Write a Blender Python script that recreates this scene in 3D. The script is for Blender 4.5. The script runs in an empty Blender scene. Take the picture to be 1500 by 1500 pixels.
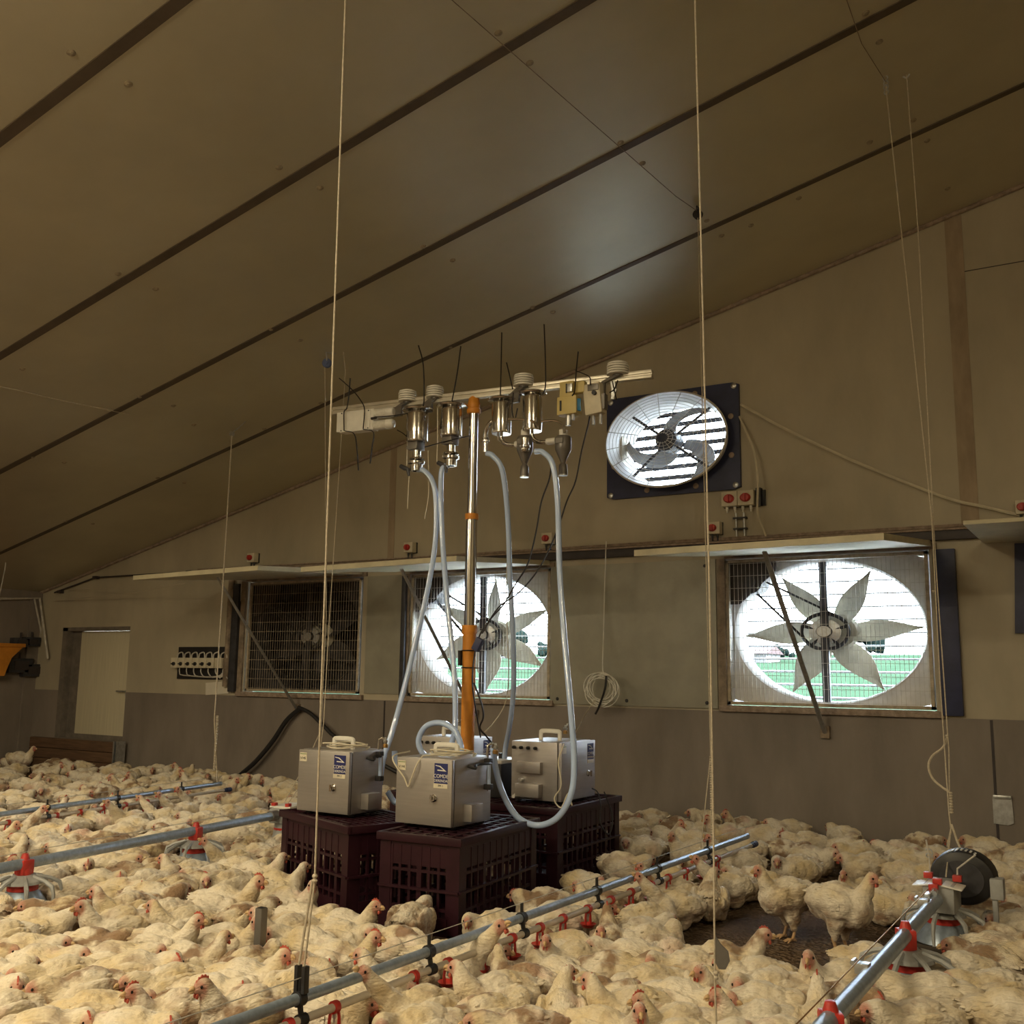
import bpy, bmesh, math, random
from math import sin, cos, pi, radians, sqrt, atan2
from mathutils import Vector, Matrix, noise

SC = bpy.context.scene
COL = SC.collection

# ------------------------------------------------------------------ camera
FPX, YAW, PITCH, ROLL = 1489.13, radians(31.2945), radians(9.0129), radians(0.7547)
CAM = Vector((0.0, -7.2, 1.094))
_f = Vector((-sin(YAW) * cos(PITCH), cos(YAW) * cos(PITCH), sin(PITCH)))
_r0 = Vector((cos(YAW), sin(YAW), 0)); _u0 = _r0.cross(_f)
_r = _r0 * cos(ROLL) + _u0 * sin(ROLL); _u = -_r0 * sin(ROLL) + _u0 * cos(ROLL)
cd = bpy.data.cameras.new('camera'); cam = bpy.data.objects.new('camera', cd); COL.objects.link(cam)
cd.sensor_width = 36.0; cd.lens = 36.0 * FPX / 1500.0; cd.clip_start = 0.05; cd.clip_end = 2000
m = Matrix((_r, _u, -_f)).transposed().to_4x4(); m.translation = CAM
cam.matrix_world = m
SC.camera = cam

# ------------------------------------------------------------------ exposure, sky, lamps
SC.view_settings.view_transform = 'Standard'
SC.view_settings.look = 'None'
SC.view_settings.gamma = 1.0
SC.view_settings.exposure = 0.52
SC.view_settings.use_curve_mapping = False

SKY_STRENGTH = 17.0
world = bpy.data.worlds.new('overcast_sky'); SC.world = world; world.use_nodes = True
wn = world.node_tree.nodes; wl_ = world.node_tree.links
bg = wn['Background']; bg.inputs['Strength'].default_value = SKY_STRENGTH
tcn = wn.new('ShaderNodeTexCoord'); sep = wn.new('ShaderNodeSeparateXYZ'); ramp = wn.new('ShaderNodeValToRGB')
wl_.new(tcn.outputs['Generated'], sep.inputs[0]); wl_.new(sep.outputs['Z'], ramp.inputs[0])
ramp.color_ramp.elements[0].position = 0.0; ramp.color_ramp.elements[0].color = (0.78, 0.90, 1.0, 1)
ramp.color_ramp.elements[1].position = 0.5; ramp.color_ramp.elements[1].color = (0.66, 0.83, 1.0, 1)
wl_.new(ramp.outputs[0], bg.inputs['Color'])

sun_d = bpy.data.lights.new('sun', 'SUN'); sun_d.energy = 7.0; sun_d.angle = radians(6); sun_d.color = (1.0, .94, .84)
sun = bpy.data.objects.new('sun', sun_d); COL.objects.link(sun)
sun.rotation_euler = Vector((-.80, -.10, -.75)).to_track_quat('-Z', 'Y').to_euler()   # from the right, along the outside of the gable

LAMP_COL = (1.0, 0.835, 0.54)
LAMPS = [  # x, y, z, watts, length  (all unseen: behind and beside the camera, placed to give the room light)
    (-6.75, -4.45, 2.62, 34, 1.2),
    (-2.6, -9.4, 3.25, 112, 1.5),
    (-6.2, -8.0, 2.70, 86, 1.5),
    (1.9, -7.4, 4.30, 40, 1.5),
    (-3.0, -6.5, 3.45, 38, 1.5),
]

# ------------------------------------------------------------------ helpers
def ray(px, py):
    return _f * FPX + _r * (px - 750) - _u * (py - 750)
def at(px, py, Y=0.0):          # the place on the upright plane y = Y seen in that direction
    d = ray(px, py); return CAM + d * ((Y - CAM.y) / d.y)
def ground(px, py, z=0.0):
    d = ray(px, py); return CAM + d * ((z - CAM.z) / d.z)
EAVE_X, EAVE_Z, SLOPE = -10.696, 1.948, 0.2352
def roof_z(x): return EAVE_Z + SLOPE * (x - EAVE_X)
def roof(px, py):
    d = ray(px, py); t = (EAVE_Z + SLOPE * (CAM.x - EAVE_X) - CAM.z) / (d.z - SLOPE * d.x); return CAM + d * t

MATS = {}
def mat(name, col, rough=0.6, metal=0.0, var=0.15, scale=8.0, bump=0.0, bscale=60.0, stretch=(1, 1, 1), spec=0.5,
        col2=None, trans=0.0, coat=0.0):
    """procedural surface: base colour broken up by noise, optional second (dirt) colour and bump"""
    m_ = bpy.data.materials.new(name); m_.use_nodes = True
    n, l = m_.node_tree.nodes, m_.node_tree.links
    b = n['Principled BSDF']
    b.inputs['Roughness'].default_value = rough; b.inputs['Metallic'].default_value = metal
    b.inputs['Specular IOR Level'].default_value = spec
    if trans: b.inputs['Transmission Weight'].default_value = trans
    if coat: b.inputs['Coat Weight'].default_value = coat
    tc = n.new('ShaderNodeTexCoord'); mp = n.new('ShaderNodeMapping'); mp.inputs['Scale'].default_value = stretch
    l.new(tc.outputs['Object'], mp.inputs['Vector'])
    nz = n.new('ShaderNodeTexNoise'); nz.inputs['Scale'].default_value = scale; nz.inputs['Detail'].default_value = 5
    nz.inputs['Roughness'].default_value = 0.62
    l.new(mp.outputs[0], nz.inputs['Vector'])
    rp = n.new('ShaderNodeValToRGB')
    c2 = col2 if col2 else tuple(c * (1 - var) for c in col)
    c1 = col if col2 else tuple(min(1, c * (1 + var * .6)) for c in col)
    rp.color_ramp.elements[0].position = 0.32; rp.color_ramp.elements[0].color = (*c2, 1)
    rp.color_ramp.elements[1].position = 0.66; rp.color_ramp.elements[1].color = (*c1, 1)
    l.new(nz.outputs['Fac'], rp.inputs[0]); l.new(rp.outputs[0], b.inputs['Base Color'])
    if bump:
        nb = n.new('ShaderNodeTexNoise'); nb.inputs['Scale'].default_value = bscale; nb.inputs['Detail'].default_value = 4
        l.new(mp.outputs[0], nb.inputs['Vector'])
        bp = n.new('ShaderNodeBump'); bp.inputs['Strength'].default_value = bump; bp.inputs['Distance'].default_value = 0.02
        l.new(nb.outputs['Fac'], bp.inputs['Height']); l.new(bp.outputs[0], b.inputs['Normal'])
    MATS[name] = m_
    return m_

class MB:
    """collects shapes in world (or local) coordinates; build() links them as ONE mesh object"""
    def __init__(self, off=(0, 0, 0)):
        self.bm = bmesh.new(); self.off = Vector(off); self.mi = 0
    def face(self, vs):
        try:
            f = self.bm.faces.new(vs); f.material_index = self.mi; f.smooth = True; return f
        except ValueError: return None
    def v(self, p): return self.bm.verts.new(Vector(p) - self.off)
    def box(self, x0, x1, y0, y1, z0, z1, M=None, bev=0.0):
        P = [Vector((x, y, z)) for x in (x0, x1) for y in (y0, y1) for z in (z0, z1)]
        if M is not None: P = [M @ p for p in P]
        V = [self.v(p) for p in P]
        fs = [self.face([V[i] for i in q]) for q in ((0, 1, 3, 2), (4, 6, 7, 5), (0, 4, 5, 1), (2, 3, 7, 6), (0, 2, 6, 4), (1, 5, 7, 3))]
        if bev:
            es = {e for f in fs if f for e in f.edges}
            bmesh.ops.bevel(self.bm, geom=list(es), offset=bev, segments=2, affect='EDGES', profile=0.6)
        return self
    def tube(self, pts, r, n=8, closed=False, cap=True, flat=None):
        pts = [Vector(p) for p in pts]; N = len(pts); rings = []
        rr = r if isinstance(r, (list, tuple)) else [r] * N
        prev = None
        for i, p in enumerate(pts):
            if closed: t = pts[(i + 1) % N] - pts[i - 1]
            else: t = pts[min(i + 1, N - 1)] - pts[max(i - 1, 0)]
            if t.length < 1e-9: t = Vector((0, 0, 1))
            t.normalize()
            if prev is None:
                a = Vector((0, 0, 1)) if abs(t.z) < .9 else Vector((1, 0, 0))
                nrm = t.cross(a).normalized()
            else:
                nrm = prev - t * prev.dot(t)
                if nrm.length < 1e-6: nrm = t.orthogonal()
                nrm.normalize()
            prev = nrm; bn = t.cross(nrm)
            fl = flat if flat else 1.0
            rings.append([self.v(p + (nrm * cos(2 * pi * k / n) + bn * sin(2 * pi * k / n) * fl) * rr[i]) for k in range(n)])
        for i in range(N if closed else N - 1):
            A, B = rings[i], rings[(i + 1) % N]
            for k in range(n): self.face([A[k], A[(k + 1) % n], B[(k + 1) % n], B[k]])
        if cap and not closed:
            self.face(rings[0][::-1]); self.face(rings[-1])
        return self
    def lathe(self, prof, M=None, n=24, sx=1.0, sy=1.0):
        """prof: (radius, height) from one end to the other, about local z"""
        rings = []
        for r, z in prof:
            if r < 1e-6:
                p = Vector((0, 0, z)); rings.append([self.v(M @ p if M is not None else p)])
            else:
                ring = []
                for k in range(n):
                    p = Vector((r * cos(2 * pi * k / n) * sx, r * sin(2 * pi * k / n) * sy, z))
                    ring.append(self.v(M @ p if M is not None else p))
                rings.append(ring)
        for A, B in zip(rings, rings[1:]):
            for k in range(n):
                a = [A[k % len(A)], A[(k + 1) % len(A)], B[(k + 1) % len(B)], B[k % len(B)]]
                q = []
                for x in a:
                    if x not in q: q.append(x)
                if len(q) > 2: self.face(q)
        if len(rings[0]) > 1: self.face(rings[0][::-1])
        if len(rings[-1]) > 1: self.face(rings[-1])
        return self
    def poly(self, pts, thick):
        """flat outline given a thickness vector"""
        th = Vector(thick)
        A = [self.v(p) for p in pts]; B = [self.v(Vector(p) + th) for p in pts]
        self.face(A); self.face(B[::-1]); n = len(A)
        for k in range(n): self.face([A[k], B[k], B[(k + 1) % n], A[(k + 1) % n]])
        return self
    def build(self, name, material, parent=None, ang=38):
        me = bpy.data.meshes.new(name)
        bmesh.ops.recalc_face_normals(self.bm, faces=self.bm.faces[:])
        self.bm.to_mesh(me); self.bm.free()
        me.set_sharp_from_angle(angle=radians(ang))
        for q in (material if isinstance(material, (list, tuple)) else [material]): me.materials.append(q)
        o = bpy.data.objects.new(name, me); COL.objects.link(o)
        if parent is not None: o.parent = parent
        else: o.location = self.off
        return o

def thing(name, label, cat, loc=(0, 0, 0), rz=0.0, group=None):
    o = bpy.data.objects.new(name, None); COL.objects.link(o)
    o.empty_display_size = 0.05
    o.location = loc; o.rotation_euler = (0, 0, rz); o['label'] = label; o['category'] = cat
    if group: o['group'] = group
    return o
def tag(o, label, cat, group=None):
    o['label'] = label; o['category'] = cat
    if group: o['group'] = group
    return o
def structure(o, label=None):
    o['kind'] = 'structure'
    if label: o['label'] = label
    return o
def copy_tree(root, loc, rz=None, label=None, cat=None, group=None, parent=None):
    c = root.copy(); COL.objects.link(c)
    if parent is not None: c.parent = parent
    else:
        c.location = loc
        if rz is not None: c.rotation_euler = (0, 0, rz)
        if label: c['label'] = label
        if cat: c['category'] = cat
        if group: c['group'] = group
    for ch in root.children: copy_tree(ch, None, parent=c)
    return c
def smooth_path(P, sub=6):
    """Catmull-Rom through the given points"""
    P = [Vector(p) for p in P]; out = []
    Q = [P[0] * 2 - P[1]] + P + [P[-1] * 2 - P[-2]]
    for i in range(1, len(Q) - 2):
        a, b, c, d = Q[i - 1], Q[i], Q[i + 1], Q[i + 2]
        for s in range(sub):
            t = s / sub
            out.append(0.5 * ((2 * b) + (c - a) * t + (2 * a - 5 * b + 4 * c - d) * t * t + (3 * b - a - 3 * c + d) * t ** 3))
    out.append(P[-1]); return out
def letters(text, size, name, material, parent, M, depth=0.0006, align='CENTER'):
    cu = bpy.data.curves.new(name, 'FONT'); cu.body = text; cu.size = size; cu.align_x = align; cu.align_y = 'CENTER'; cu.extrude = depth
    tmp = bpy.data.objects.new('tmp', cu); COL.objects.link(tmp)
    dg = bpy.context.evaluated_depsgraph_get()
    me = bpy.data.meshes.new_from_object(tmp.evaluated_get(dg)); bpy.data.objects.remove(tmp)
    me.transform(M); me.materials.clear(); me.materials.append(material); me.name = name
    o = bpy.data.objects.new(name, me); COL.objects.link(o); o.parent = parent
    return o
def rotx(a): return Matrix.Rotation(a, 4, 'X')
def roty(a): return Matrix.Rotation(a, 4, 'Y')
def rotz(a): return Matrix.Rotation(a, 4, 'Z')
def tr(*p): return Matrix.Translation(Vector(p))

# ------------------------------------------------------------------ materials
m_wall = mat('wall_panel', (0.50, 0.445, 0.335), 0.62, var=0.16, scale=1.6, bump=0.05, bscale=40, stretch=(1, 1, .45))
m_wall_low = mat('wall_low_shaded', (0.255, 0.218, 0.190), 0.7, var=0.22, scale=2.2, bump=0.08, bscale=50, stretch=(1, 1, .35))  # greyer lower wall, darkened in colour for the weaker light there
m_ceil = mat('ceiling_panel', (0.66, 0.615, 0.47), 0.44, metal=0.45, var=0.10, scale=0.9, bump=0.015, bscale=25, spec=0.9)
m_strip = mat('joint_dark', (0.115, 0.088, 0.062), 0.6, var=0.2, scale=6)
m_rail = mat('rail_brown', (0.050, 0.040, 0.041), 0.55, var=0.3, scale=9)
m_dust = mat('dusty_ledge', (0.36, 0.28, 0.225), 0.9, var=0.35, scale=24, bump=.3)
m_joint = mat('stained_joint', (0.40, 0.315, 0.225), 0.8, var=0.2, scale=9, stretch=(1, 1, .3))
m_washer = mat('washer', (0.42, 0.36, 0.26), 0.5, metal=.4, var=.3, scale=60)
m_rust = mat('stained_timber', (0.30, 0.235, 0.175), 0.85, var=0.45, scale=11, bump=.2)
m_galv = mat('galvanised', (0.62, 0.64, 0.66), 0.34, metal=0.85, var=0.22, scale=30)
m_galvpaint = mat('galvanised_plate', (0.74, 0.72, 0.70), 0.5, metal=0.0, var=0.14, scale=9)
m_wire = mat('wire_steel', (0.60, 0.57, 0.52), 0.5, metal=0.15, var=0.25, scale=20)
m_wire_dusty = mat('wire_dusty', (0.50, 0.42, 0.31), 0.75, metal=0.1, var=0.35, scale=16)
m_dark = mat('dark_steel', (0.062, 0.062, 0.072), 0.5, metal=0.3, var=0.3, scale=14)
m_navy = mat('navy_flare_tint', (0.032, 0.040, 0.105), 0.45, var=0.3, scale=7, bump=.05)  # near-black; on the wall plates the blue is lens flare put into colour
m_black = mat('black_plastic', (0.022, 0.021, 0.023), 0.45, var=0.2, scale=20)
m_cream = mat('cream_plastic', (0.70, 0.64, 0.50), 0.5, var=0.12, scale=12)
m_flap = mat('cream_flap', (0.66, 0.60, 0.42), 0.55, var=0.12, scale=7)
m_blade = mat('blade_cream', (0.50, 0.48, 0.40), 0.55, metal=0.1, var=0.2, scale=8)
m_louver = mat('louver_grey', (0.33, 0.34, 0.36), 0.5, metal=0.2, var=0.2, scale=9)
m_red = mat('red_plastic', (0.55, 0.045, 0.035), 0.38, var=0.25, scale=18)
m_orange = mat('orange_plastic', (0.70, 0.27, 0.028), 0.5, var=0.15, scale=9)
m_white = mat('white_plastic', (0.80, 0.78, 0.72), 0.4, var=0.1, scale=12)
m_string = mat('twine', (0.56, 0.49, 0.38), 0.85, var=0.2, scale=90)
m_door = mat('door_leaf', (0.72, 0.66, 0.49), 0.55, var=0.1, scale=5, stretch=(18, 18, .4))
m_frame = mat('door_frame', (0.20, 0.175, 0.15), 0.6, var=0.3, scale=9)
m_plank = mat('brown_plank', (0.15, 0.085, 0.048), 0.7, var=0.4, scale=6, stretch=(.6, 6, 9), bump=.2)
m_paper = mat('paper', (0.75, 0.70, 0.60), 0.8, var=0.06, scale=10)
m_grass = mat('field_grass', (0.024, 0.041, 0.024), 1.0, var=0.25, scale=0.6, spec=0.0)
m_tree = mat('far_foliage', (0.008, 0.013, 0.011), 1.0, var=0.4, scale=1.4, spec=0.0)
m_roofred = mat('red_roof', (0.05, 0.02, 0.018), 0.8)
m_house = mat('pale_render', (0.09, 0.085, 0.08), 0.8)
m_tube = mat('lamp_tube', (1, .9, .7), .5)
_b = m_tube.node_tree.nodes['Principled BSDF']; _b.inputs['Emission Color'].default_value = (*LAMP_COL, 1); _b.inputs['Emission Strength'].default_value = 6

def floor_material():
    m_ = bpy.data.materials.new('wet_litter'); m_.use_nodes = True
    n, l = m_.node_tree.nodes, m_.node_tree.links; b = n['Principled BSDF']
    tc = n.new('ShaderNodeTexCoord')
    n1 = n.new('ShaderNodeTexNoise'); n1.inputs['Scale'].default_value = 2.2; n1.inputs['Detail'].default_value = 8
    n2 = n.new('ShaderNodeTexNoise'); n2.inputs['Scale'].default_value = 38; n2.inputs['Detail'].default_value = 6
    n3 = n.new('ShaderNodeTexVoronoi'); n3.inputs['Scale'].default_value = 55
    for q in (n1, n2, n3): l.new(tc.outputs['Object'], q.inputs['Vector'])
    r1 = n.new('ShaderNodeValToRGB'); r1.color_ramp.elements[0].position = .35; r1.color_ramp.elements[0].color = (.085, .058, .038, 1)
    r1.color_ramp.elements[1].position = .7; r1.color_ramp.elements[1].color = (.30, .21, .14, 1)
    l.new(n2.outputs['Fac'], r1.inputs[0])
    mx = n.new('ShaderNodeMix'); mx.data_type = 'RGBA'; mx.inputs[7].default_value = (.13, .09, .062, 1)
    r2 = n.new('ShaderNodeValToRGB'); r2.color_ramp.elements[0].position = .42; r2.color_ramp.elements[1].position = .6
    l.new(n1.outputs['Fac'], r2.inputs[0]); l.new(r2.outputs[0], mx.inputs[0]); l.new(r1.outputs[0], mx.inputs[6])
    l.new(mx.outputs[2], b.inputs['Base Color'])
    mr = n.new('ShaderNodeMapRange'); mr.inputs[3].default_value = .95; mr.inputs[4].default_value = .75; b.inputs['Specular IOR Level'].default_value = .08
    l.new(r2.outputs[0], mr.inputs[0]); l.new(mr.outputs[0], b.inputs['Roughness'])
    ad = n.new('ShaderNodeMath'); ad.operation = 'ADD'; l.new(n2.outputs['Fac'], ad.inputs[0]); l.new(n3.outputs['Distance'], ad.inputs[1])
    bp = n.new('ShaderNodeBump'); bp.inputs['Strength'].default_value = .8; bp.inputs['Distance'].default_value = .03
    l.new(ad.outputs[0], bp.inputs['Height']); l.new(bp.outputs[0], b.inputs['Normal'])
    return m_
m_floor = floor_material()

# ------------------------------------------------------------------ lamps (unseen tube fittings under the roof)
for i, (x, y, z, w, ln) in enumerate(LAMPS):
    where = ['nearest the side wall', 'behind the camera under the ridge', 'left behind the camera', 'right of the camera', 'above the camera'][i]
    t = thing('tube_lamp', 'unseen warm tube lamp under the roof, ' + where, 'lamp', (x, y, z), 0, 'tube lamps')
    b_ = MB(); b_.box(-ln / 2, ln / 2, -.05, .05, .0, .05, bev=.008); b_.build('housing', m_white, t)
    b_ = MB(); b_.tube([(-ln / 2 + .03, 0, -.02), (ln / 2 - .03, 0, -.02)], .013, 10); b_.build('tube', m_tube, t)
    b_ = MB()
    for s in (-.4, .4): b_.tube([(s * ln, 0, .05), (s * ln, 0, roof_z(x + s * ln) - z)], .004, 6)
    b_.build('hanger', m_dark, t)
    ld = bpy.data.lights.new('tube_light', 'AREA'); ld.shape = 'RECTANGLE'; ld.size = ln; ld.size_y = .12; ld.energy = w; ld.color = LAMP_COL
    lo = bpy.data.objects.new('tube_light', ld); COL.objects.link(lo); lo.parent = t; lo.location = (0, 0, -.045)
    lu_ = bpy.data.lights.new('ceiling_fill', 'POINT'); lu_.energy = w * (.04, .30, .05, .6, .5)[i]; lu_.color = LAMP_COL; lu_.shadow_soft_size = .06  # point light added to lift the ceiling, weighted per lamp
    lo = bpy.data.objects.new('ceiling_fill', lu_); COL.objects.link(lo); lo.parent = t; lo.location = (0, 0, -.16)

# ------------------------------------------------------------------ shell
XR, YB = 4.2, -12.5          # right-hand and rear extent of the part of the house that is built
def build_wall():
    holes = [(-7.40, -5.95, .885, 1.945), (-5.42, -3.99, .885, 1.945), (-2.54, -1.12, .885, 1.945),
             (-3.36, -2.44, 2.545, 3.235), (-10.245, -9.11, .33, 1.535)]
    xs = sorted({EAVE_X - .15, XR} | {h[0] for h in holes} | {h[1] for h in holes})
    zs = sorted({0.0, .845, 5.6} | {h[2] for h in holes} | {h[3] for h in holes})
    def solid(x, z): return not any(h[0] < x < h[1] and h[2] < z < h[3] for h in holes)
    def half(low):
        b = MB()
        X, Z = xs, [z for z in zs if (z <= .8451 if low else z >= .8449)]
        S = {(i, k): solid((X[i] + X[i + 1]) / 2, (Z[k] + Z[k + 1]) / 2) for i in range(len(X) - 1) for k in range(len(Z) - 1)}
        for (i, k), s in S.items():
            if not s: continue
            x0, x1, z0, z1 = X[i], X[i + 1], Z[k], Z[k + 1]
            for y in (0, .14): b.face([b.v((x0, y, z0)), b.v((x1, y, z0)), b.v((x1, y, z1)), b.v((x0, y, z1))])
            for di, dk, q in ((-1, 0, ((x0, z0), (x0, z1))), (1, 0, ((x1, z0), (x1, z1))), (0, -1, ((x0, z0), (x1, z0))), (0, 1, ((x0, z1), (x1, z1)))):
                if not S.get((i + di, k + dk), False):
                    (a, c), (d, e) = q
                    b.face([b.v((a, 0, c)), b.v((d, 0, e)), b.v((d, .14, e)), b.v((a, .14, c))])
        bmesh.ops.remove_doubles(b.bm, verts=b.bm.verts[:], dist=1e-5)
        return b
    up = structure(half(False).build('wall_back', m_wall))
    half(True).build('lower_wall', m_wall_low, up)
    # joints between the wall panels
    for px0, px1, z0, z1, w in ((576, 570, 1.985, roof_z(-5.62), .035), (1395, 1420, 2.09, roof_z(-.86), .055)):
        x0 = at(px0, 700 if px0 < 800 else 310).x
        b = MB(); b.box(x0 - w, x0 + w, -.004, .004, z0, z1 - .02); b.build('panel_joint', m_joint, up)
    for x0 in (-5.66, -.80):
        b = MB(); b.box(x0 - .008, x0 + .008, -.003, .003, 0.03, .84); b.build('panel_joint', m_rail, up)
    b = MB(); b.box(-.8, XR, -.002, .002, 3.83, 3.836); b.build('panel_joint', m_rail, up)
    return up
wall = build_wall()

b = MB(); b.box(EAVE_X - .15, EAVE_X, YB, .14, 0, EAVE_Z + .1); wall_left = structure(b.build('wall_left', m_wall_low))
b = MB(); b.box(EAVE_X, EAVE_X + .03, -.14, 0, 0, EAVE_Z - .02); b.build('corner_post', m_wall_low, wall_left)
b = MB(); b.box(XR, XR + .15, YB, .14, 0, roof_z(XR) + .3); structure(b.build('wall_right', m_wall))
b = MB(); b.box(EAVE_X - .15, XR + .15, YB - .15, YB, 0, roof_z(XR) + .3); structure(b.build('wall_rear', m_wall))
b = MB(); b.box(EAVE_X - .15, XR + .15, YB - .15, .14, -.12, 0); structure(b.build('floor', m_floor))
b = MB()
b.poly([(EAVE_X - .1, YB, roof_z(EAVE_X - .1)), (XR, YB, roof_z(XR)), (XR, .0, roof_z(XR)), (EAVE_X - .1, .0, roof_z(EAVE_X - .1))], (0, 0, .12))
ceiling = structure(b.build('ceiling', m_ceil))
def up_slope(x, y, dz=0.0): return Vector((x, y, roof_z(x) + dz))
for y0, w in ((-5.90, .03), (-4.74, .03), (-3.57, .03), (-2.46, .028), (-1.24, .024), (-7.05, .03)):
    b = MB(); xa, xb = EAVE_X, XR
    b.poly([up_slope(xa, y0 - w, -.006), up_slope(xb, y0 - w, -.006), up_slope(xb, y0 + w, -.006), up_slope(xa, y0 + w, -.006)], (0, 0, .012))
    b.build('joint_strip', m_strip, ceiling)
# edge seal where roof meets gable
b = MB(); b.tube([up_slope(EAVE_X, -.012, -.012), up_slope(XR, -.012, -.012)], .018, 8); b.build('edge_seal', m_dust, ceiling)
# fixing washers either side of each strip
WASH = [(104, 77), (188, 123), (409, 245), (469, 275), (730, 48), (776, 92), (620, 361), (663, 381), (909, 209), (941, 239), (1268, 19), (1288, 61),
        (173, 401), (228, 423), (397, 482), (440, 498), (33, 540), (780, 450), (810, 457), (1035, 323), (1057, 345), (205, 581), (254, 594), (284, 622),
        (48, 669), (94, 677), (231, 700), (270, 707), (387, 628), (566, 604), (1274, 208), (1338, 176), (1358, 206), (660, 508), (96, 763), (136, 767),
        (470, 590), (1100, 330), (1170, 290), (1388, 276)]
for px, py in WASH:
    p = roof(px, py); b = MB(); n_ = Vector((SLOPE, 0, -1)).normalized()
    M = tr(*p) @ n_.to_track_quat('Z', 'Y').to_matrix().to_4x4()
    b.lathe([(.019, -.004), (.019, .003), (.012, .007), (.012, .009), (.004, .012), (0, .012)], M, 14); b.build('fixing_washer', m_washer, ceiling)

# ------------------------------------------------------------------ outside
def field_z(y): return -.45 + max(0, y - 14) * .0428
m_bounce = mat('bounce_apron', (0.80, 0.73, 0.60), 0.85, var=0.12, scale=0.8)  # unseen pale apron, added to bounce daylight up to the ceiling
b = MB(); b.box(-40, 30, .6, 14, -.75, -.45); structure(b.build('ground_bounce', m_bounce))
b = MB(); b.poly([(-260, 14, field_z(14)), (160, 14, field_z(14)), (160, 110, field_z(110)), (-260, 110, field_z(110))], (0, 0, -.3)); structure(b.build('ground_outside', m_grass))
def blob_tree(name, label, x, y, w, h, seed):
    rnd = random.Random(seed); b = MB()
    for k in range(14):
        c = Vector((x + rnd.uniform(-.5, .5) * w, y + rnd.uniform(-2, 2), field_z(y) - .3 + h * rnd.uniform(.3, .8))); s = h * rnd.uniform(.2, .32)
        vs = bmesh.ops.create_icosphere(b.bm, subdivisions=2, radius=s, matrix=tr(*c))['verts']
        for v in vs: v.co += (v.co - c) * noise.noise(v.co * 1.3) * .6
    t = tag(b.build(name, m_tree), label, 'tree', 'trees beyond the field')
for i, (x, w, h) in enumerate(((-23.5, 5, 3.6), (-32.0, 5, 1.5), (-43, 5, 2.2), (-63.5, 5, 3.8), (-55, 6, 1.9), (-84, 8, 3.2), (-100, 8, 2.6), (-73, 6, 2.2))):
    blob_tree('field_tree', ['round dark tree on the horizon right of the right-hand fan hub', 'low bushes on the horizon behind the right-hand fan hub',
              'dark tree on the horizon at left of the right-hand fan', 'dark tree on the horizon in the middle fan right of the mast',
              'low hazy trees on the horizon in the middle fan', 'hazy tree belt beyond the field, mostly behind the wall',
              'hazy tree belt beyond the field, far left', 'low trees on the horizon left of the mast in the middle fan'][i], x, 95, w, h, i)
t = thing('farmhouse', 'far pale farmhouse with red roof on the horizon behind the right-hand fan', 'building', (-27.6, 78, field_z(78) - .1))
b = MB(); b.box(-1.7, 1.7, -2, 2, 0, .8); b.build('wall', m_house, t)
b = MB(); b.poly([(-1.9, -2.4, .78), (-1.9, 2.4, .78), (-1.9, 0, 1.5)], (3.8, 0, 0)); b.build('roof', m_roofred, t)

# ------------------------------------------------------------------ fans in the gable
def ell(rx, rz, a, y): return Vector((rx * cos(a), y, rz * sin(a)))
def plate_with_hole(b, hw, hh, rx, rz, y0, y1, cx=0, cz=0, n=96):
    A = []
    for k in range(n):
        a = 2 * pi * k / n + pi / n; c, s = cos(a), sin(a)
        q = min(hw / abs(c) if abs(c) > 1e-6 else 1e9, hh / abs(s) if abs(s) > 1e-6 else 1e9)
        A.append((Vector((rx * c + cx, 0, rz * s + cz)), Vector((q * c, 0, q * s))))
    V = [[b.v(p + Vector((0, y, 0))) for p in pr] for pr in A for y in (y0, y1)]
    for k in range(n):
        i, j = 2 * k, 2 * ((k + 1) % n)
        b.face([V[i][0], V[i][1], V[j][1], V[j][0]]); b.face([V[i + 1][0], V[i + 1][1], V[j + 1][1], V[j + 1][0]])
        b.face([V[i][0], V[j][0], V[j + 1][0], V[i + 1][0]]); b.face([V[i][1], V[j][1], V[j + 1][1], V[i + 1][1]])
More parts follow.
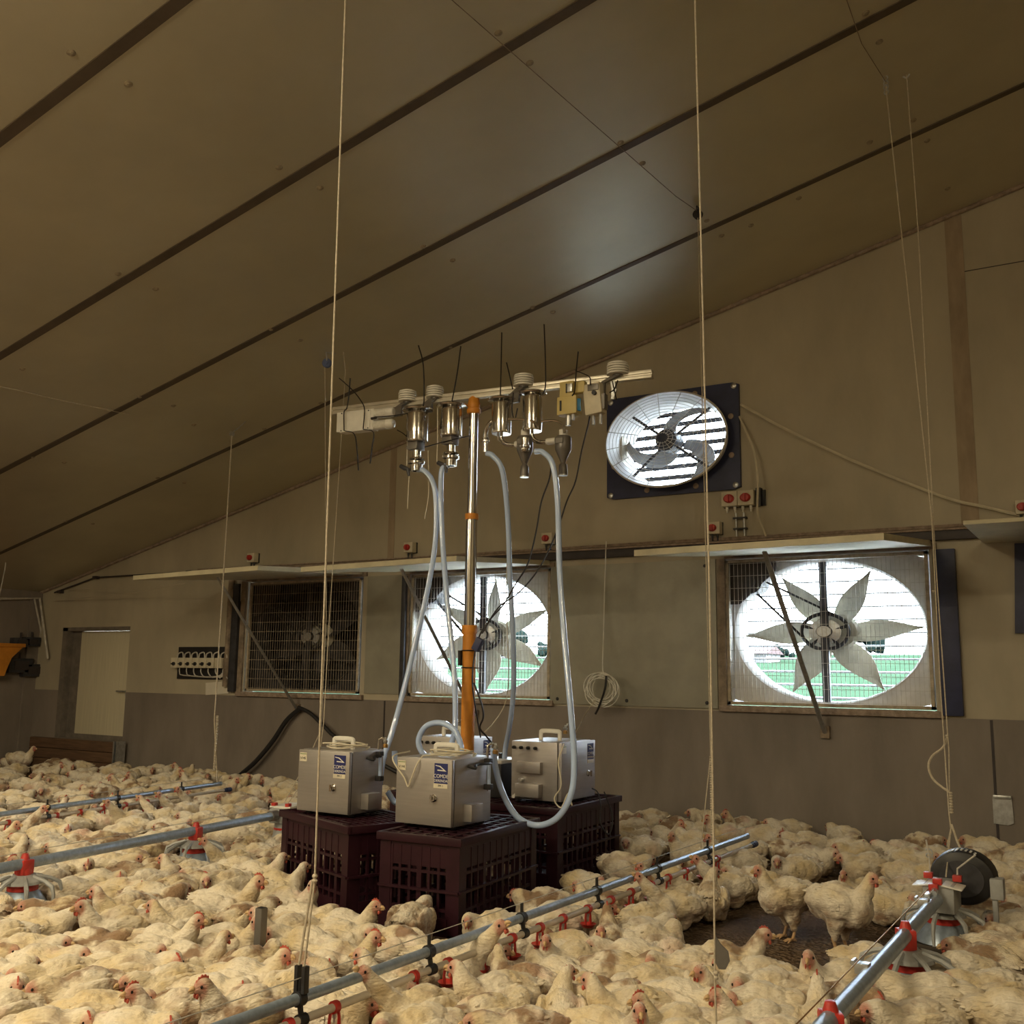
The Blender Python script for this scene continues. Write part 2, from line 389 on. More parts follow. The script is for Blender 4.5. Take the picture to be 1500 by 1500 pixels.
def big_fan(label, cx, closed, wire, seed):
    HW, HH = .70, .523
    t = thing('extractor_fan', label, 'fan', (cx, 0, 1.415), 0, 'extractor fans in the gable wall')
    b = MB()
    for x0, x1, z0, z1 in ((-HW, HW, HH - .02, HH), (-HW, HW, -HH, -HH + .02), (-HW, -HW + .02, -HH, HH), (HW - .02, HW, -HH, HH)):
        b.box(x0, x1, .025, .56, z0, z1)
    b.build('housing', m_dark if closed else m_galvpaint, t)  # shut fan gets dark colours throughout for its unlit interior
    b = MB(); plate_with_hole(b, HW - .02, HH - .02, .655, .495, .10, .112); b.build('orifice_plate', m_dark if closed else m_galvpaint, t)
    b = MB(); n = 72; rings = []
    for y, s in ((.085, 1.02), (.10, 1.0), (.18, .985), (.26, .985), (.26, 1.0), (.10, 1.012)):
        rings.append([b.v(ell(.655 * s, .495 * s, 2 * pi * k / n, y)) for k in range(n)])
    for A, B in zip(rings, rings[1:]):
        for k in range(n): b.face([A[k], A[(k + 1) % n], B[(k + 1) % n], B[k]])
    b.build('venturi_ring', m_dark if closed else m_galvpaint, t)
    b = MB(); b.box(-.052, .0, .12, .15, -HH + .02, HH - .02); b.build('support_bar', m_dark, t)
    # pulley
    b = MB(); R, RZ, n = .165, .125, 40
    b.tube([Vector((-.03, .155, 0)) + ell(R, RZ, 2 * pi * k / n, 0) for k in range(n)], .013, 8, closed=True)
    for k in range(5):
        a = 2 * pi * k / 5 + .3; b.tube([(-.03, .16, 0), Vector((-.03, .16, 0)) + ell(R, RZ, a, 0)], .012, 6)
    pl = b.build('pulley', m_dark, t)
    b = MB(); b.lathe([(.115, 0), (.115, .012), (.05, .02), (.05, .05), (.0, .05)], tr(-.03, .165, 0) @ rotx(pi / 2), 28, 1, .76); b.build('hub_disc', m_galv, pl)
    b = MB(); b.lathe([(.055, -.02), (.055, .02), (0, .02)], tr(-.03, .14, 0) @ rotx(pi / 2), 20, 1, .76); b.build('bearing', m_black, pl)
    # motor and belts
    mx, mz = -.53, .36
    b = MB(); b.tube([(mx, .05, mz), (mx, .24, mz)], .085, 20); b.box(mx - .10, mx + .06, .1, .2, mz + .06, mz + .13)
    b.tube([(mx + .0, .05, mz), (mx + .0, .035, mz)], .04, 14); b.build('motor', m_dark, t)
    b = MB(); b.poly([(-HW + .02, .045, HH - .02), (-.34, .045, HH - .02), (-.34, .045, HH - .09), (-HW + .09, .045, .20), (-HW + .02, .045, .20)], (0, .012, 0))
    b.build('motor_plate', m_rail, t)
    b = MB()
    d = Vector((-.03 - mx, 0, -mz)).normalized(); nn = Vector((-d.z, 0, d.x))
    for s in (1, -1):
        for dy in (-.012, .012):
            b.tube([Vector((mx, .155 + dy, mz)) + nn * s * .045, Vector((-.03, .155 + dy, 0)) + nn * s * .14], .007, 5)
    b.build('drive_belt', m_black, t)
    # blades
    b = MB(); b.lathe([(.16, 0), (.17, .02), (.15, .05), (0, .05)], tr(.03, .25, .0) @ rotx(pi / 2), 32, 1, .76); b.build('blade_hub', m_blade, t)
    for k in range(6):
        a0 = radians(60 * k + seed)
        b = MB(); rows = []
        for i in range(11):
            s = i / 10; r = .10 + .53 * s
            w = (.07 + .17 * sin(pi * min(1, s * .85 + .15)) ) * (1 - s ** 2.6) + .008
            tw = radians(34 - 16 * s); lean = .42 * s
            row = []
            for q in (0, .33, .66, 1):
                off = (q - .5) * w
                x, y, z = r, .215 + off * sin(tw), off * cos(tw) + lean * .16
                X = x * cos(a0) - z * sin(a0); Z = x * sin(a0) + z * cos(a0)
                row.append((X, y + .02 * sin(pi * q), Z * .757))
            rows.append(row)
        top = [[b.v(p) for p in r_] for r_ in rows]; bot = [[b.v((p[0], p[1] + .005, p[2])) for p in r_] for r_ in rows]
        for G in (top, bot):
            for A, B in zip(G, G[1:]):
                for q in range(3): b.face([A[q], A[q + 1], B[q + 1], B[q]])
        for e in (0, 3):
            for i in range(10): b.face([top[i][e], top[i + 1][e], bot[i + 1][e], bot[i][e]])
        for i in (0, 10):
            for q in range(3): b.face([top[i][q], top[i][q + 1], bot[i][q + 1], bot[i][q]])
        b.build('blade', m_dark if closed else m_blade, t)
    # shutter
    N = 11
    for k in range(N):
        z = -HH + .05 + k * (2 * HH - .1) / (N - 1); b = MB()
        if closed:
            b.box(-HW + .02, HW - .02, .47, .478, z - .06, z + .05, bev=.002)
        else:
            b.box(-HW + .02, HW - .02, .44, .53, z - .003, z + .003, tr(0, .44, z) @ rotx(radians(4.5)) @ tr(0, -.44, -z)); b.box(-HW + .02, HW - .02, .436, .442, z - .006, z + .006)
        b.build('louver', m_dark if closed else m_louver, t)
    # guard in front
    b = MB(); nv = 46
    for k in range(nv):
        x = -HW + .03 + k * (2 * HW - .06) / (nv - 1); b.box(x - .0013, x + .0013, .012, .0146, -HH + .015, HH - .015)
    for k in range(12):
        z = -HH + .03 + k * (2 * HH - .06) / 11; b.box(-HW + .01, HW - .01, .0085, .012, z - .0014, z + .0014)
    b.build('wire_guard', wire, t)
    b = MB()
    for x0, x1, z0, z1 in ((-HW, HW, HH - .022, HH), (-HW, HW, -HH, -HH + .022), (-HW, -HW + .022, -HH, HH), (HW - .022, HW, -HH, HH)):
        b.box(x0, x1, .0, .02, z0, z1)
    b.build('guard_frame', m_wire_dusty, t)
    return t
F1 = big_fan('shut dark extractor fan behind wire mesh, leftmost in the gable wall', -6.675, True, m_wire_dusty, 20)
F2 = big_fan('open extractor fan with green field behind it, partly hidden by the orange mast', -4.705, False, m_wire, 20)
F3 = big_fan('open extractor fan with green field behind it, right of the blank grey panel', -1.83, False, m_wire, -3)

# timber and ledges round the fans
for k, (x0, x1) in enumerate(((-7.47, -5.90), (-5.47, -3.96), (-2.59, -1.07))):
    b = MB(); b.box(x0, x1, -.035, .0, .842, .886, bev=.006); structure(b.build('trim_%d' % (k + 1), m_dust))
    b = MB(); b.box(x0, x0 + .06, -.02, .0, .886, 1.95); b.box(x0 + .06, x1, -.02, 0, 1.948, 1.985)
    structure(b.build('trim_%d' % (k + 4), m_rust))
b = MB(); b.box(-8.05, XR, -.05, 0, 2.00, 2.062, bev=.006); rail = structure(b.build('trim_7', m_rail))
b = MB(); b.box(-8.1, XR, -.062, 0, 2.062, 2.075)
for k in range(3): b.tube([(-8.1, -.03, 2.085 + k * .006), (-6, -.035, 2.09), (-3, -.03, 2.086 + k * .008), (XR, -.03, 2.088)], .006, 6)
b.build('cable_ledge', m_dust, rail)

# panels between the fans
def pyramid_panel(x0, x1, z0, z1, label, deep):
    b = MB(); c = ((x0 + x1) / 2, -.012 - deep, (z0 + z1) / 2)
    Q = [(x0, -.012, z0), (x1, -.012, z0), (x1, -.012, z1), (x0, -.012, z1)]
    V = [b.v(q) for q in Q]; W = [b.v((q[0], 0, q[2])) for q in Q]
    if deep:
        a = b.v(c)
        for k in range(4): b.face([V[k], V[(k + 1) % 4], a])
    else: b.face(V)
    for k in range(4): b.face([V[k], W[k], W[(k + 1) % 4], V[(k + 1) % 4]])
    b.face(W)
    return b
m_panel = mat('blank_panel', (0.36, 0.345, 0.28), 0.42, var=0.12, scale=4, metal=.1)
t = thing('blank_panel', 'large grey sheet metal panel pressed into a shallow pyramid between two open fans', 'panel', (-3.30, -.004, 1.4))
b = pyramid_panel(-.69, .70, -.54, .55, '', .09); b.build('sheet', m_panel, t)
for x, z in ((-.62, -.5), (.62, -.5), (-.62, .5), (.62, .5), (-.02, -.5)):
    b = MB(); b.lathe([(.014, 0), (.014, .008), (.006, .014), (0, .014)], tr(x, -.012, z) @ rotx(pi / 2), 10); b.build('bolt', m_dark, t)
b = pyramid_panel(-5.89, -5.49, .90, 1.945, '', 0); tag(b.build('flush_panel', m_panel), 'flat grey infill panel between the shut fan and the middle fan', 'panel')
b = MB(); b.box(-1.085, -.955, -.045, 0, .86, 1.94, bev=.004); tag(b.build('upright_board', m_navy), 'narrow dark blue-tinted upright board right of the right-hand fan', 'board')
b = MB(); b.box(-5.475, -5.43, -.05, 0, .87, 1.93, bev=.004); tag(b.build('upright_board', m_dark), 'narrow dark upright board at the left of the middle fan', 'board')
b = MB(); b.box(-7.56, -7.475, -.05, 0, .88, 1.93, bev=.004); tag(b.build('upright_board', m_dark), 'dark dirty upright board left of the shut fan', 'board')
b = MB(); b.poly([(-.63, -.03, 1.385), (-.60, -.03, 1.955), (.9, -.03, 1.955), (.9, -.03, 1.385)], (0, .028, 0))
tag(b.build('dark_panel', m_navy), 'dark navy wall panel cut off by the right edge', 'panel')
b = MB(); b.box(-.78, .9, -.95, -.03, 1.965, 1.99, bev=.004); tag(b.build('vent_flap', m_flap), 'pale vent flap above the navy panel at right edge', 'flap', 'insulated vent flaps')
p = at(1468, 1190); t = thing('slide_plate', 'grey steel cover plate on the wall low at far right', 'plate', (p.x, 0, p.z))
b = MB(); b.poly([(-.05, -.012, .09), (.06, -.012, .09), (.065, -.012, -.06), (.03, -.012, -.075), (-.05, -.012, -.07)], (0, .012, 0)); b.build('plate', m_galv, t)
b = MB(); b.box(-.045, .06, -.03, 0, .085, .105, bev=.003); b.build('lip', m_galv, t)

# flaps swung up over the fans, each held by a strut
def flap(label, x0, x1, Yf, zf0, zf1, sx_top, s_bot, slabel, Ys):
    zt = 1.965
    t = thing('vent_flap', label, 'flap', ((x0 + x1) / 2, -.02, zt), 0, 'insulated vent flaps')
    b = MB(off=t.location); th = .038
    A = [(x0, -.02, zt), (x1, -.02, zt), (x1, Yf, zf1), (x0, Yf, zf0)]
    lo = [b.v(p) for p in A]; hi = [b.v((p[0], p[1], p[2] + th)) for p in A]
    b.face(lo); b.face(hi)
    for k in range(4): b.face([lo[k], lo[(k + 1) % 4], hi[(k + 1) % 4], hi[k]])
    bo = b.build('board', m_flap, t)
    b = MB(off=t.location)
    for x in (x0 + .15, (x0 + x1) / 2, x1 - .15): b.box(x - .04, x + .04, -.05, -.005, zt - .004, zt + .05)
    b.build('hinge', m_dark, t)
    z_at = zt + (zf0 - zt) * (Ys / Yf)
    t2 = thing('flap_strut', slabel, 'strut', (s_bot[0], -.012, s_bot[1]), 0, 'steel struts holding the flaps')
    b = MB(off=t2.location); b.tube([(s_bot[0], -.02, s_bot[1]), (sx_top, Ys, z_at - .008)], .017, 8, flat=.5); b.build('bar', m_galv, t2)
    b = MB(off=t2.location); b.box(s_bot[0] - .03, s_bot[0] + .03, -.03, 0, s_bot[1] - .03, s_bot[1] + .05); b.build('foot_plate', m_rust, t2)
flap('long cream flap propped out above the shut fan', -7.45, -5.95, -1.32, 1.858, 1.882, -6.67, (-6.672, .735), 'steel strut rising left from under the shut fan', -1.07)
flap('cream flap propped out above the fan behind the mast', -5.45, -4.0, -1.36, 1.845, 1.862, -4.70, (-4.70, .74), 'steel strut crossing the fan behind the orange mast', -1.07)
flap('cream flap propped out above the right-hand open fan', -2.56, -1.1, -1.55, 1.808, 1.825, -1.83, (-1.838, .715), 'dark steel strut crossing the right-hand open fan', -1.30)

# upper fan
def upper_fan():
    t = thing('wall_fan', 'small upper wall fan on a dark blue-tinted plate with a round wire guard', 'fan', (-2.935, 0, 2.868))
    HW, HH = .545, .408; RX, RZ = .45, .335
    b = MB(); plate_with_hole(b, HW, HH, RX, RZ, -.03, 0); b.build('mounting_plate', m_navy, t)
    b = MB(); n = 72; rings = []
    for y, s in ((-.155, 1.10), (-.165, 1.08), (-.03, 1.0), (.24, .98), (.24, 1.0), (-.03, 1.02), (-.145, 1.10)):
        rings.append([b.v(ell(RX * s, RZ * s, 2 * pi * k / n, y)) for k in range(n)])
    for A, B in zip(rings, rings[1:]):
        for k in range(n): b.face([A[k], A[(k + 1) % n], B[(k + 1) % n], B[k]])
    b.build('shroud', m_galvpaint, t)
    b = MB()
    for k in range(15):
        s = 1.10 - k * .07
        if s < .1: break
        y = -.16 - .05 * (1 - s) ; b.tube([ell(RX * s, RZ * s, 2 * pi * q / 48, y) for q in range(48)], .0022 if k else .007, 5, closed=True)
    for k in range(16):
        a = 2 * pi * k / 16 + .1; b.tube([ell(RX * 1.1, RZ * 1.1, a, -.16), ell(RX * .1, RZ * .1, a, -.205)], .0025, 5)
    b.build('wire_guard', m_wire, t)
    b = MB(); b.tube([(0, -.13, 0), (0, .02, 0)], .085, 24); b.tube([(0, -.14, 0), (0, -.13, 0)], [.05, .085], 24); b.box(.02, .075, -.12, -.04, -.05, .05, bev=.008)
    b.build('motor', m_dark, t)
    for k in range(4):
        a = pi / 4 + k * pi / 2; b = MB(); b.tube([(.05 * cos(a), -.07, .04 * sin(a)), ell(RX, RZ, a, -.02)], .011, 8); b.build('stay', m_dark, t)
    for k in range(3):
        a0 = radians(222 + 120 * k); b = MB(); rows = []
        for i in range(13):
            s = i / 12; r = .07 + .35 * s; bend = a0 - 1.15 * s ** 1.7 + .25; w = .10 + .03 * sin(pi * s) - .05 * s ** 4
            tang = bend + pi / 2 - .7 * s
            row = []
            for q in (0, .5, 1):
                o_ = (q - .5) * w * 1.15
                row.append((r * cos(bend) + o_ * cos(tang), .075 + o_ * .5, (r * sin(bend) + o_ * sin(tang)) * .75))
            rows.append(row)
        top = [[b.v(p) for p in r_] for r_ in rows]; bot = [[b.v((p[0], p[1] + .008, p[2])) for p in r_] for r_ in rows]
        for G in (top, bot):
            for A, B in zip(G, G[1:]):
                for q in range(2): b.face([A[q], A[q + 1], B[q + 1], B[q]])
        for e in (0, 2):
            for i in range(12): b.face([top[i][e], top[i + 1][e], bot[i + 1][e], bot[i][e]])
        for i in (0, 12):
            for q in range(2): b.face([top[i][q], top[i][q + 1], bot[i][q + 1], bot[i][q]])
        b.build('blade', m_louver, t)
    for k in range(8):
        z = -.30 + k * .086; b = MB(); b.box(-.47, .47, .28, .36, z - .004, z + .004, tr(0, .28, z) @ rotx(radians(14)) @ tr(0, -.28, -z)); b.mi = 1; b.box(-.47, .47, .272, .279, z - .018, z + .018)
        b.build('louver', [m_galvpaint, m_dark], t)  # pale slats bounce daylight upward; lips coloured dark for backlit shade
    b = MB()
    for x in (-.47, .47): b.box(x - .008, x + .008, .14, .38, -.36, .36)
    for z in (-.36, .36): b.box(-.47, .47, .14, .38, z - .008, z + .008)
    b.build('shutter_frame', m_louver, t)
    for x, z in ((-HW + .035, -HH + .03), (HW - .035, -HH + .03), (-HW + .035, HH - .03), (HW - .035, HH - .03)):
        b = MB(); b.lathe([(.022, 0), (.022, .008), (.01, .014), (0, .014)], tr(x, -.03, z) @ rotx(pi / 2), 14); b.build('bolt', m_galv, t)
    for k in range(8):
        a = 2 * pi * k / 8 + .39; p = ell(RX * 1.16, RZ * 1.16, a, -.03)
        b = MB(); b.lathe([(.022, 0), (.022, .004), (0, .006)], tr(*p) @ rotx(pi / 2), 12); b.build('clip', m_dust, t)
upper_fan()

# ------------------------------------------------------------------ switches and boxes on the gable
SW_LABELS = [(-7.316, 2.177, 'cream isolator switch with red knob above the shut fan'), (-5.399, 2.178, 'cream isolator switch with red knob, second from left above the fans'),
             (-4.002, 2.178, 'cream isolator switch with red knob behind the right-hand clear hoses'), (-2.589, 2.175, 'cream isolator switch with red knob below the double switch'),
             (-.53, 2.181, 'cream isolator switch with red knob at the right edge')]
def switch(x, z, label):
    t = thing('isolator_switch', label, 'switch', (x, 0, z), 0, 'red-knobbed isolator switches')
    b = MB(); b.box(-.048, .048, -.075, -.012, -.045, .045, bev=.006); b.build('housing', m_cream, t)
    b = MB(); b.box(-.05, .05, -.014, 0, -.047, .047); b.build('shadow_plate', m_black, t)  # black plate put in for the shadow at the side of the box
    k = MB(); k.lathe([(.032, 0), (.032, .012), (.026, .02), (0, .02)], tr(-.008, -.075, .0) @ rotx(pi / 2), 18, 1, .85)
    k.box(-.016, 0, -.108, -.094, -.022, .022, bev=.003); k.build('knob', m_red, t)
    for s in (-.02, .02):
        b = MB(); b.lathe([(.009, 0), (.009, .02), (.006, .028), (.006, .05)], tr(s, -.04, -.045) @ rotx(pi), 10); b.build('cable_gland', m_dark, t)
    return t
sw0 = switch(*SW_LABELS[0])
for x, z, lb in SW_LABELS[1:]: copy_tree(sw0, (x, 0, z), 0, lb)
t = thing('double_switch', 'pair of cream switches with two red knobs under the upper fan', 'switch', (-2.401, 0, 2.382))
b = MB()
for s in (-.062, .062): b.box(s - .06, s + .06, -.08, -.012, -.055, .055, bev=.006)
b.build('housing', m_cream, t)
b = MB(); b.box(-.125, .19, -.014, 0, -.058, .058); b.box(.13, .165, -.05, 0, -.06, .07); b.build('shadow_plate', m_black, t)  # black, drawn for the shadow along the side of the pair
for s in (-.062, .062):
    k = MB(); k.lathe([(.04, 0), (.04, .012), (.03, .022), (0, .022)], tr(s, -.08, 0) @ rotx(pi / 2), 18, 1, .8); k.box(s - .005, s + .005, -.115, -.1, -.028, .028); k.build('knob', m_red, t)
for k in range(4):
    x = -.09 + k * .06; b = MB(); b.lathe([(.011, 0), (.011, .022), (.006, .03), (.006, .045)], tr(x, -.045, -.055) @ rotx(pi), 10); b.build('cable_gland', m_white, t)
b = MB()
for x in (-.03, .03): b.tube([(x, -.03, -.1), (x, -.02, -.29)], .008, 8)
b.build('conduit', m_galv, t)
for z in (-.14, -.22):
    b = MB(); b.box(-.05, .05, -.04, 0, z - .006, z + .006); b.build('conduit_clip', m_dark, t)

t = thing('control_board', 'black control board with a row of cream switch boxes right of the door', 'control board', (-7.97, 0, 1.15))
b = MB(); b.box(-.35, .36, -.02, 0, -.155, .165, bev=.004); b.build('backboard', m_black, t)
for k in range(6):
    x = -.36 + k * .103; sb = MB(); sb.box(x, x + .098, -.10, -.02, -.045, .055, bev=.005); s = sb.build('switch_box', m_cream, t)
    kb = MB(); kb.lathe([(.018, 0), (.018, .014), (0, .016)], tr(x + .05, -.1, -.005) @ rotx(pi / 2), 12); kb.box(x + .03, x + .065, -.125, -.112, -.012, .0); kb.build('knob', m_black, s)
b = MB(); b.box(.26, .35, -.09, -.02, -.045, .055, bev=.005); b.build('end_box', m_cream, t)
for k in range(7):
    x = -.31 + k * .103
    b = MB(); b.tube(smooth_path([(x, -.06, .055), (x + .01, -.06, .095), (x + .05, -.05, .11), (x + .08, -.06, .09), (x + .085, -.06, .055)], 3), .007, 6); b.build('cable_loop', m_wire, t)
    b = MB(); b.tube(smooth_path([(x + .04, -.06, -.045), (x + .045, -.06, -.09), (x + .1, -.05, -.12 - .004 * k), (.32, -.05, -.13 + .006 * k), (.40 + .006 * k, -.03, -.05), (.43 + .007 * k, -.02, .2), (.45 + .008 * k, -.02, .83)], 3), .006, 6); b.build('cable', m_wire, t)
p = at(318, 1008, -.01); b = MB(off=(p.x, -.006, p.z)); M = tr(p.x, -.008, p.z) @ roty(radians(-4))
b.box(-.16, .16, -.003, .003, -.06, .06, M); tag(b.build('paper_sheet', m_paper), 'sheet of white paper pinned under the black control board', 'paper')
# vertical pipe beside the shut fan
b = MB(); b.tube([(-7.60, -.04, .93), (-7.59, -.04, 1.35), (-7.58, -.05, 1.98)], .03, 10); b.tube([(-7.60, -.04, 1.1), (-7.60, -.04, 1.2)], .036, 10)
tag(b.build('conduit_pipe', m_rust), 'dusty upright conduit pipe at the left of the shut fan', 'pipe')

# ------------------------------------------------------------------ door
door = structure(thing('door_1', 'cream door leaf in a dark recess at far left', 'door', (-9.60, .08, .33))); del door['category']
b = MB(); b.box(-.42, .49, 0, .04, .05, 1.16, bev=.004); b.build('door_leaf', m_door, door)
b = MB(); b.box(-.42, .49, -.004, .044, -.02, .05); b.build('kick_rail', m_frame, door)
b = MB(); b.box(-.645, -.56, -.08, .06, 0, 1.2); b.box(-.56, -.42, .0, .05, 0, 1.2); b.box(-.645, .49, -.08, .06, 1.165, 1.205); b.build('door_frame', m_frame, door)
b = MB(); b.tube([(.40, -.005, .52), (.40, -.045, .52), (.30, -.05, .52)], .009, 8); b.lathe([(.02, 0), (.02, .006), (0, .008)], tr(.40, 0, .52) @ rotx(pi / 2), 14)
b.lathe([(.013, 0), (.013, .008), (0, .01)], tr(.40, 0, .48) @ rotx(pi / 2), 12); b.build('door_handle', m_galv, door)
b = MB(); b.box(-.70, -.55, .05, .055, 0, 1.2); b.box(-.645, .52, .05, .055, 1.16, 1.21); b.build('rebate', m_frame, door)
t = thing('barrier_boards', 'brown boards stacked on edge below the door as a barrier', 'boards', (-9.75, -.10, 0))
for k in range(3):
    b = MB(); b.box(-.74, .67, -.03, .03, .015 + k * .108, .118 + k * .108, bev=.004); b.build('board', m_plank, t)
b = MB()
for x in (.69, .74): b.box(x, x + .02, -.05, .05, 0, .345)
b.build('slot_post', m_galv, t)

# ------------------------------------------------------------------ things on the left wall
XL = EAVE_X + .05
def atx(px, py, X=XL):
    d = ray(px, py); return CAM + d * ((X - CAM.x) / d.x)
b = MB(); p0, p1, p2, p3 = atx(0, 877), atx(79, 878, EAVE_X + .06), at(78, 880, -.05), at(70, 965, -.05)
b.tube([p0, (XL, -.05, p1.z), (p3.x, -.05, p3.z)], .014, 8)
q = atx(66, 925); b.tube([(XL, -.12, p1.z), atx(61, 928)], .011, 8)
tag(b.build('wall_pipe', m_wire), 'thin pale pipe running along the top of the side wall into the corner', 'pipe')
a0, a1 = atx(0, 945), atx(22, 990)
t = thing('orange_hopper', 'orange plastic bin hung on the side wall, cut off by the left edge', 'bin', (XL, a0.y, a1.z))
hh = a0.z - a1.z; yl = a0.y - .35; yr = atx(22, 950).y
b = MB(off=t.location); b.poly([(XL + .0, yl, a0.z), (XL, yr, a0.z), (XL, yr - .03, a0.z - hh * .12), (XL, yr - .13, a0.z - hh * .4), (XL, yr - .18, a0.z - hh * .8), (XL, yr - .2, a1.z), (XL, yl, a1.z)], (.16, 0, 0)); b.build('shell', m_orange, t)
b = MB(off=t.location); b.box(XL - .0, XL + .18, yl, yr + .01, a0.z - .02, a0.z + .02, bev=.006); b.build('rim', m_orange, t)
for k, (px, py, w, h) in enumerate(((30, 941, .1, .1), (46, 940, .09, .1), (28, 975, .14, .16), (47, 982, .12, .14))):
    p = atx(px, py); t = thing('wall_box', ['small dark wall box next to the orange bin, upper left of four', 'small dark wall box on side wall, upper right of four',
        'larger dark wall box next to the orange bin, lower left of four', 'larger dark wall box near the corner, lower right of four'][k], 'box', (XL - .05, p.y, p.z), 0, 'dark boxes on the side wall')
    b = MB(); b.box(0, .09, -w, w, -h / 2, h / 2, bev=.008); b.build('case', m_dark, t)
    b = MB(); b.box(.09, .1, -w * .6, w * .6, -h * .3, h * .3); b.tube([(.05, 0, h / 2), (.05, 0, h / 2 + .06)], .012, 8); b.build('cover', m_rail, t)
# wires along the gable top
b = MB(); b.tube([at(p[0], p[1], -.03) for p in ((80, 868), (140, 846), (276, 838), (310, 836))], .009, 6)
for p in ((88, 867), (140, 846), (277, 838)): q = at(p[0], p[1], -.03); b.box(q.x - .03, q.x + .03, -.05, 0, q.z - .015, q.z + .015)
tag(b.build('clipped_cable', m_rail), 'dark cable clipped along the gable wall above the door', 'cable')
b = MB(); b.tube([at(80, 880, -.03), at(200, 868, -.25), at(272, 854, -.6)], .004, 5); b.tube([at(100, 864, -.03), at(185, 861, -.3)], .004, 5)
tag(b.build('pull_cord', m_string), 'thin pale cord from the flap tip to the corner above the door', 'cord')
b = MB(); b.tube(smooth_path([at(1085, 592, -.04), at(1150, 628, -.03), at(1250, 675, -.03), at(1380, 727, -.03), at(1440, 742, -.03), at(1500, 756, -.03)], 6), .011, 6)
tag(b.build('wall_cable', m_cream), 'pale cable sagging across the gable from the upper fan to the right edge', 'cable')
b = MB(); b.tube(smooth_path([at(1083, 610, -.05), at(1104, 660, -.10), at(1110, 705, -.14), at(1110, 750, -.10), at(1122, 785, -.03)], 5), .008, 6)
tag(b.build('fan_lead', m_cream), 'pale lead dropping from the upper fan beside the double switch', 'cable')
b = MB(); b.tube(smooth_path([at(440, 1037, -.05), at(420, 1055, -.06), at(400, 1085, -.07), at(375, 1115, -.08), at(352, 1135, -.08)], 5), .022, 8)
b.tube(smooth_path([at(437, 1036, -.06), at(455, 1045, -.08), at(475, 1064, -.1), at(500, 1085, -.12), at(600, 1140, -.15), at(690, 1170, -.15)], 5), .018, 8)
tag(b.build('black_hose', m_black), 'thick black hose draped over the strut foot below the shut fan', 'hose')

# ================================================================== crates and samplers
m_crate = mat('crate_plastic', (0.030, 0.0075, 0.0135), 0.42, var=0.25, scale=10, spec=.3)
m_steel = mat('brushed_steel', (0.46, 0.43, 0.41), 0.40, metal=0.7, var=0.07, scale=5, stretch=(1, 1, 14))
m_steel2 = mat('polished_steel', (0.62, 0.60, 0.57), 0.16, metal=1.0, var=0.06, scale=6)
m_brass = mat('brass', (0.55, 0.33, 0.12), 0.35, metal=.8)
m_label = mat('label_blue', (0.022, 0.028, 0.14), 0.4, var=0.05)
m_ink = mat('ink', (0.03, 0.03, 0.03), 0.6, var=0.02)
m_hose = mat('clear_hose', (0.50, 0.65, 0.98), 0.12, var=0.06, scale=3, spec=.8, coat=.6)  # pale blue hose, coloured bluer to carry the tint of the window light
m_yellow = mat('yellow_meter', (0.62, 0.50, 0.20), 0.45, var=.08)
m_bluescr = mat('blue_display', (0.03, 0.20, 0.42), 0.25, var=.08)
m_grey = mat('grey_metal', (0.20, 0.185, 0.17), 0.4, metal=.5, var=.15)
m_alu = mat('aluminium', (0.66, 0.62, 0.53), 0.38, metal=.6, var=.1, scale=12)
m_tie = mat('cable_tie', (0.018, 0.015, 0.014), .4)
CT = .405

def crate(label, cx, cy, rz, w, l):
    t = thing('poultry_crate', label, 'crate', (cx, cy, 0), rz, 'plastic crates under the samplers')
    x1, y1, h = w / 2, l / 2, CT
    for sx in (-1, 1):
        for sy in (-1, 1):
            b = MB(); b.box(sx * x1, sx * (x1 - .055), sy * y1, sy * (y1 - .018), .01, h - .03); b.box(sx * x1, sx * (x1 - .018), sy * (y1 - .018), sy * (y1 - .055), .01, h - .03)
            b.build('corner_post', m_crate, t)
    def panel(L, M, nm):
        b = MB(); H = L - .054
        n = max(6, int(2 * H / .056))
        for k in range(n + 1):
            x = -H + 2 * H * k / n; wide = .012 if k % 3 == 0 else .006
            b.box(x - wide, x + wide, -.008, .008, .02, h - .05, M)
        b.box(-H, H, -.006, .006, h - .13, h - .03, M)         # closed band under the rim
        b.box(-H, H, -.006, .006, .0, .055, M)
        for z in (.105, .255): b.box(-H, H, -.007, .007, z - .006, z + .006, M)
        b.box(-L, L, -.02, .008, .178, .188, M)                # stacking flange at half height
        for s in (-.5, .5): b.box(s * H - .07, s * H + .07, -.012, .008, .03, .075, M)
        b.build(nm, m_crate, t)
    panel(x1, tr(0, -y1 + .01, 0), 'end_panel'); panel(x1, tr(0, y1 - .01, 0) @ rotz(pi), 'end_panel')
    panel(y1, tr(x1 - .01, 0, 0) @ rotz(pi / 2), 'side_panel'); panel(y1, tr(-x1 + .01, 0, 0) @ rotz(-pi / 2), 'side_panel')
    b = MB()
    for q in ((-x1 - .014, x1 + .014, -y1 - .014, -y1 + .012), (-x1 - .014, x1 + .014, y1 - .012, y1 + .014), (-x1 - .014, -x1 + .012, -y1, y1), (x1 - .012, x1 + .014, -y1, y1)):
        b.box(*q, h - .034, h, bev=.004)
    b.build('rim', m_crate, t)
    b = MB()
    for k in range(1, 6): x = -x1 + w * k / 6; b.box(x - .005, x + .005, -y1, y1, h - .018, h - .004)
    for k in range(1, 11): y = -y1 + l * k / 11; b.box(-x1, x1, y - .005, y + .005, h - .018, h - .005)
    b.build('lid_grid', m_crate, t)
    b = MB(); b.box(-x1 + .015, x1 - .015, -y1 + .015, y1 - .015, .004, .012); b.build('base', m_crate, t)
    return t
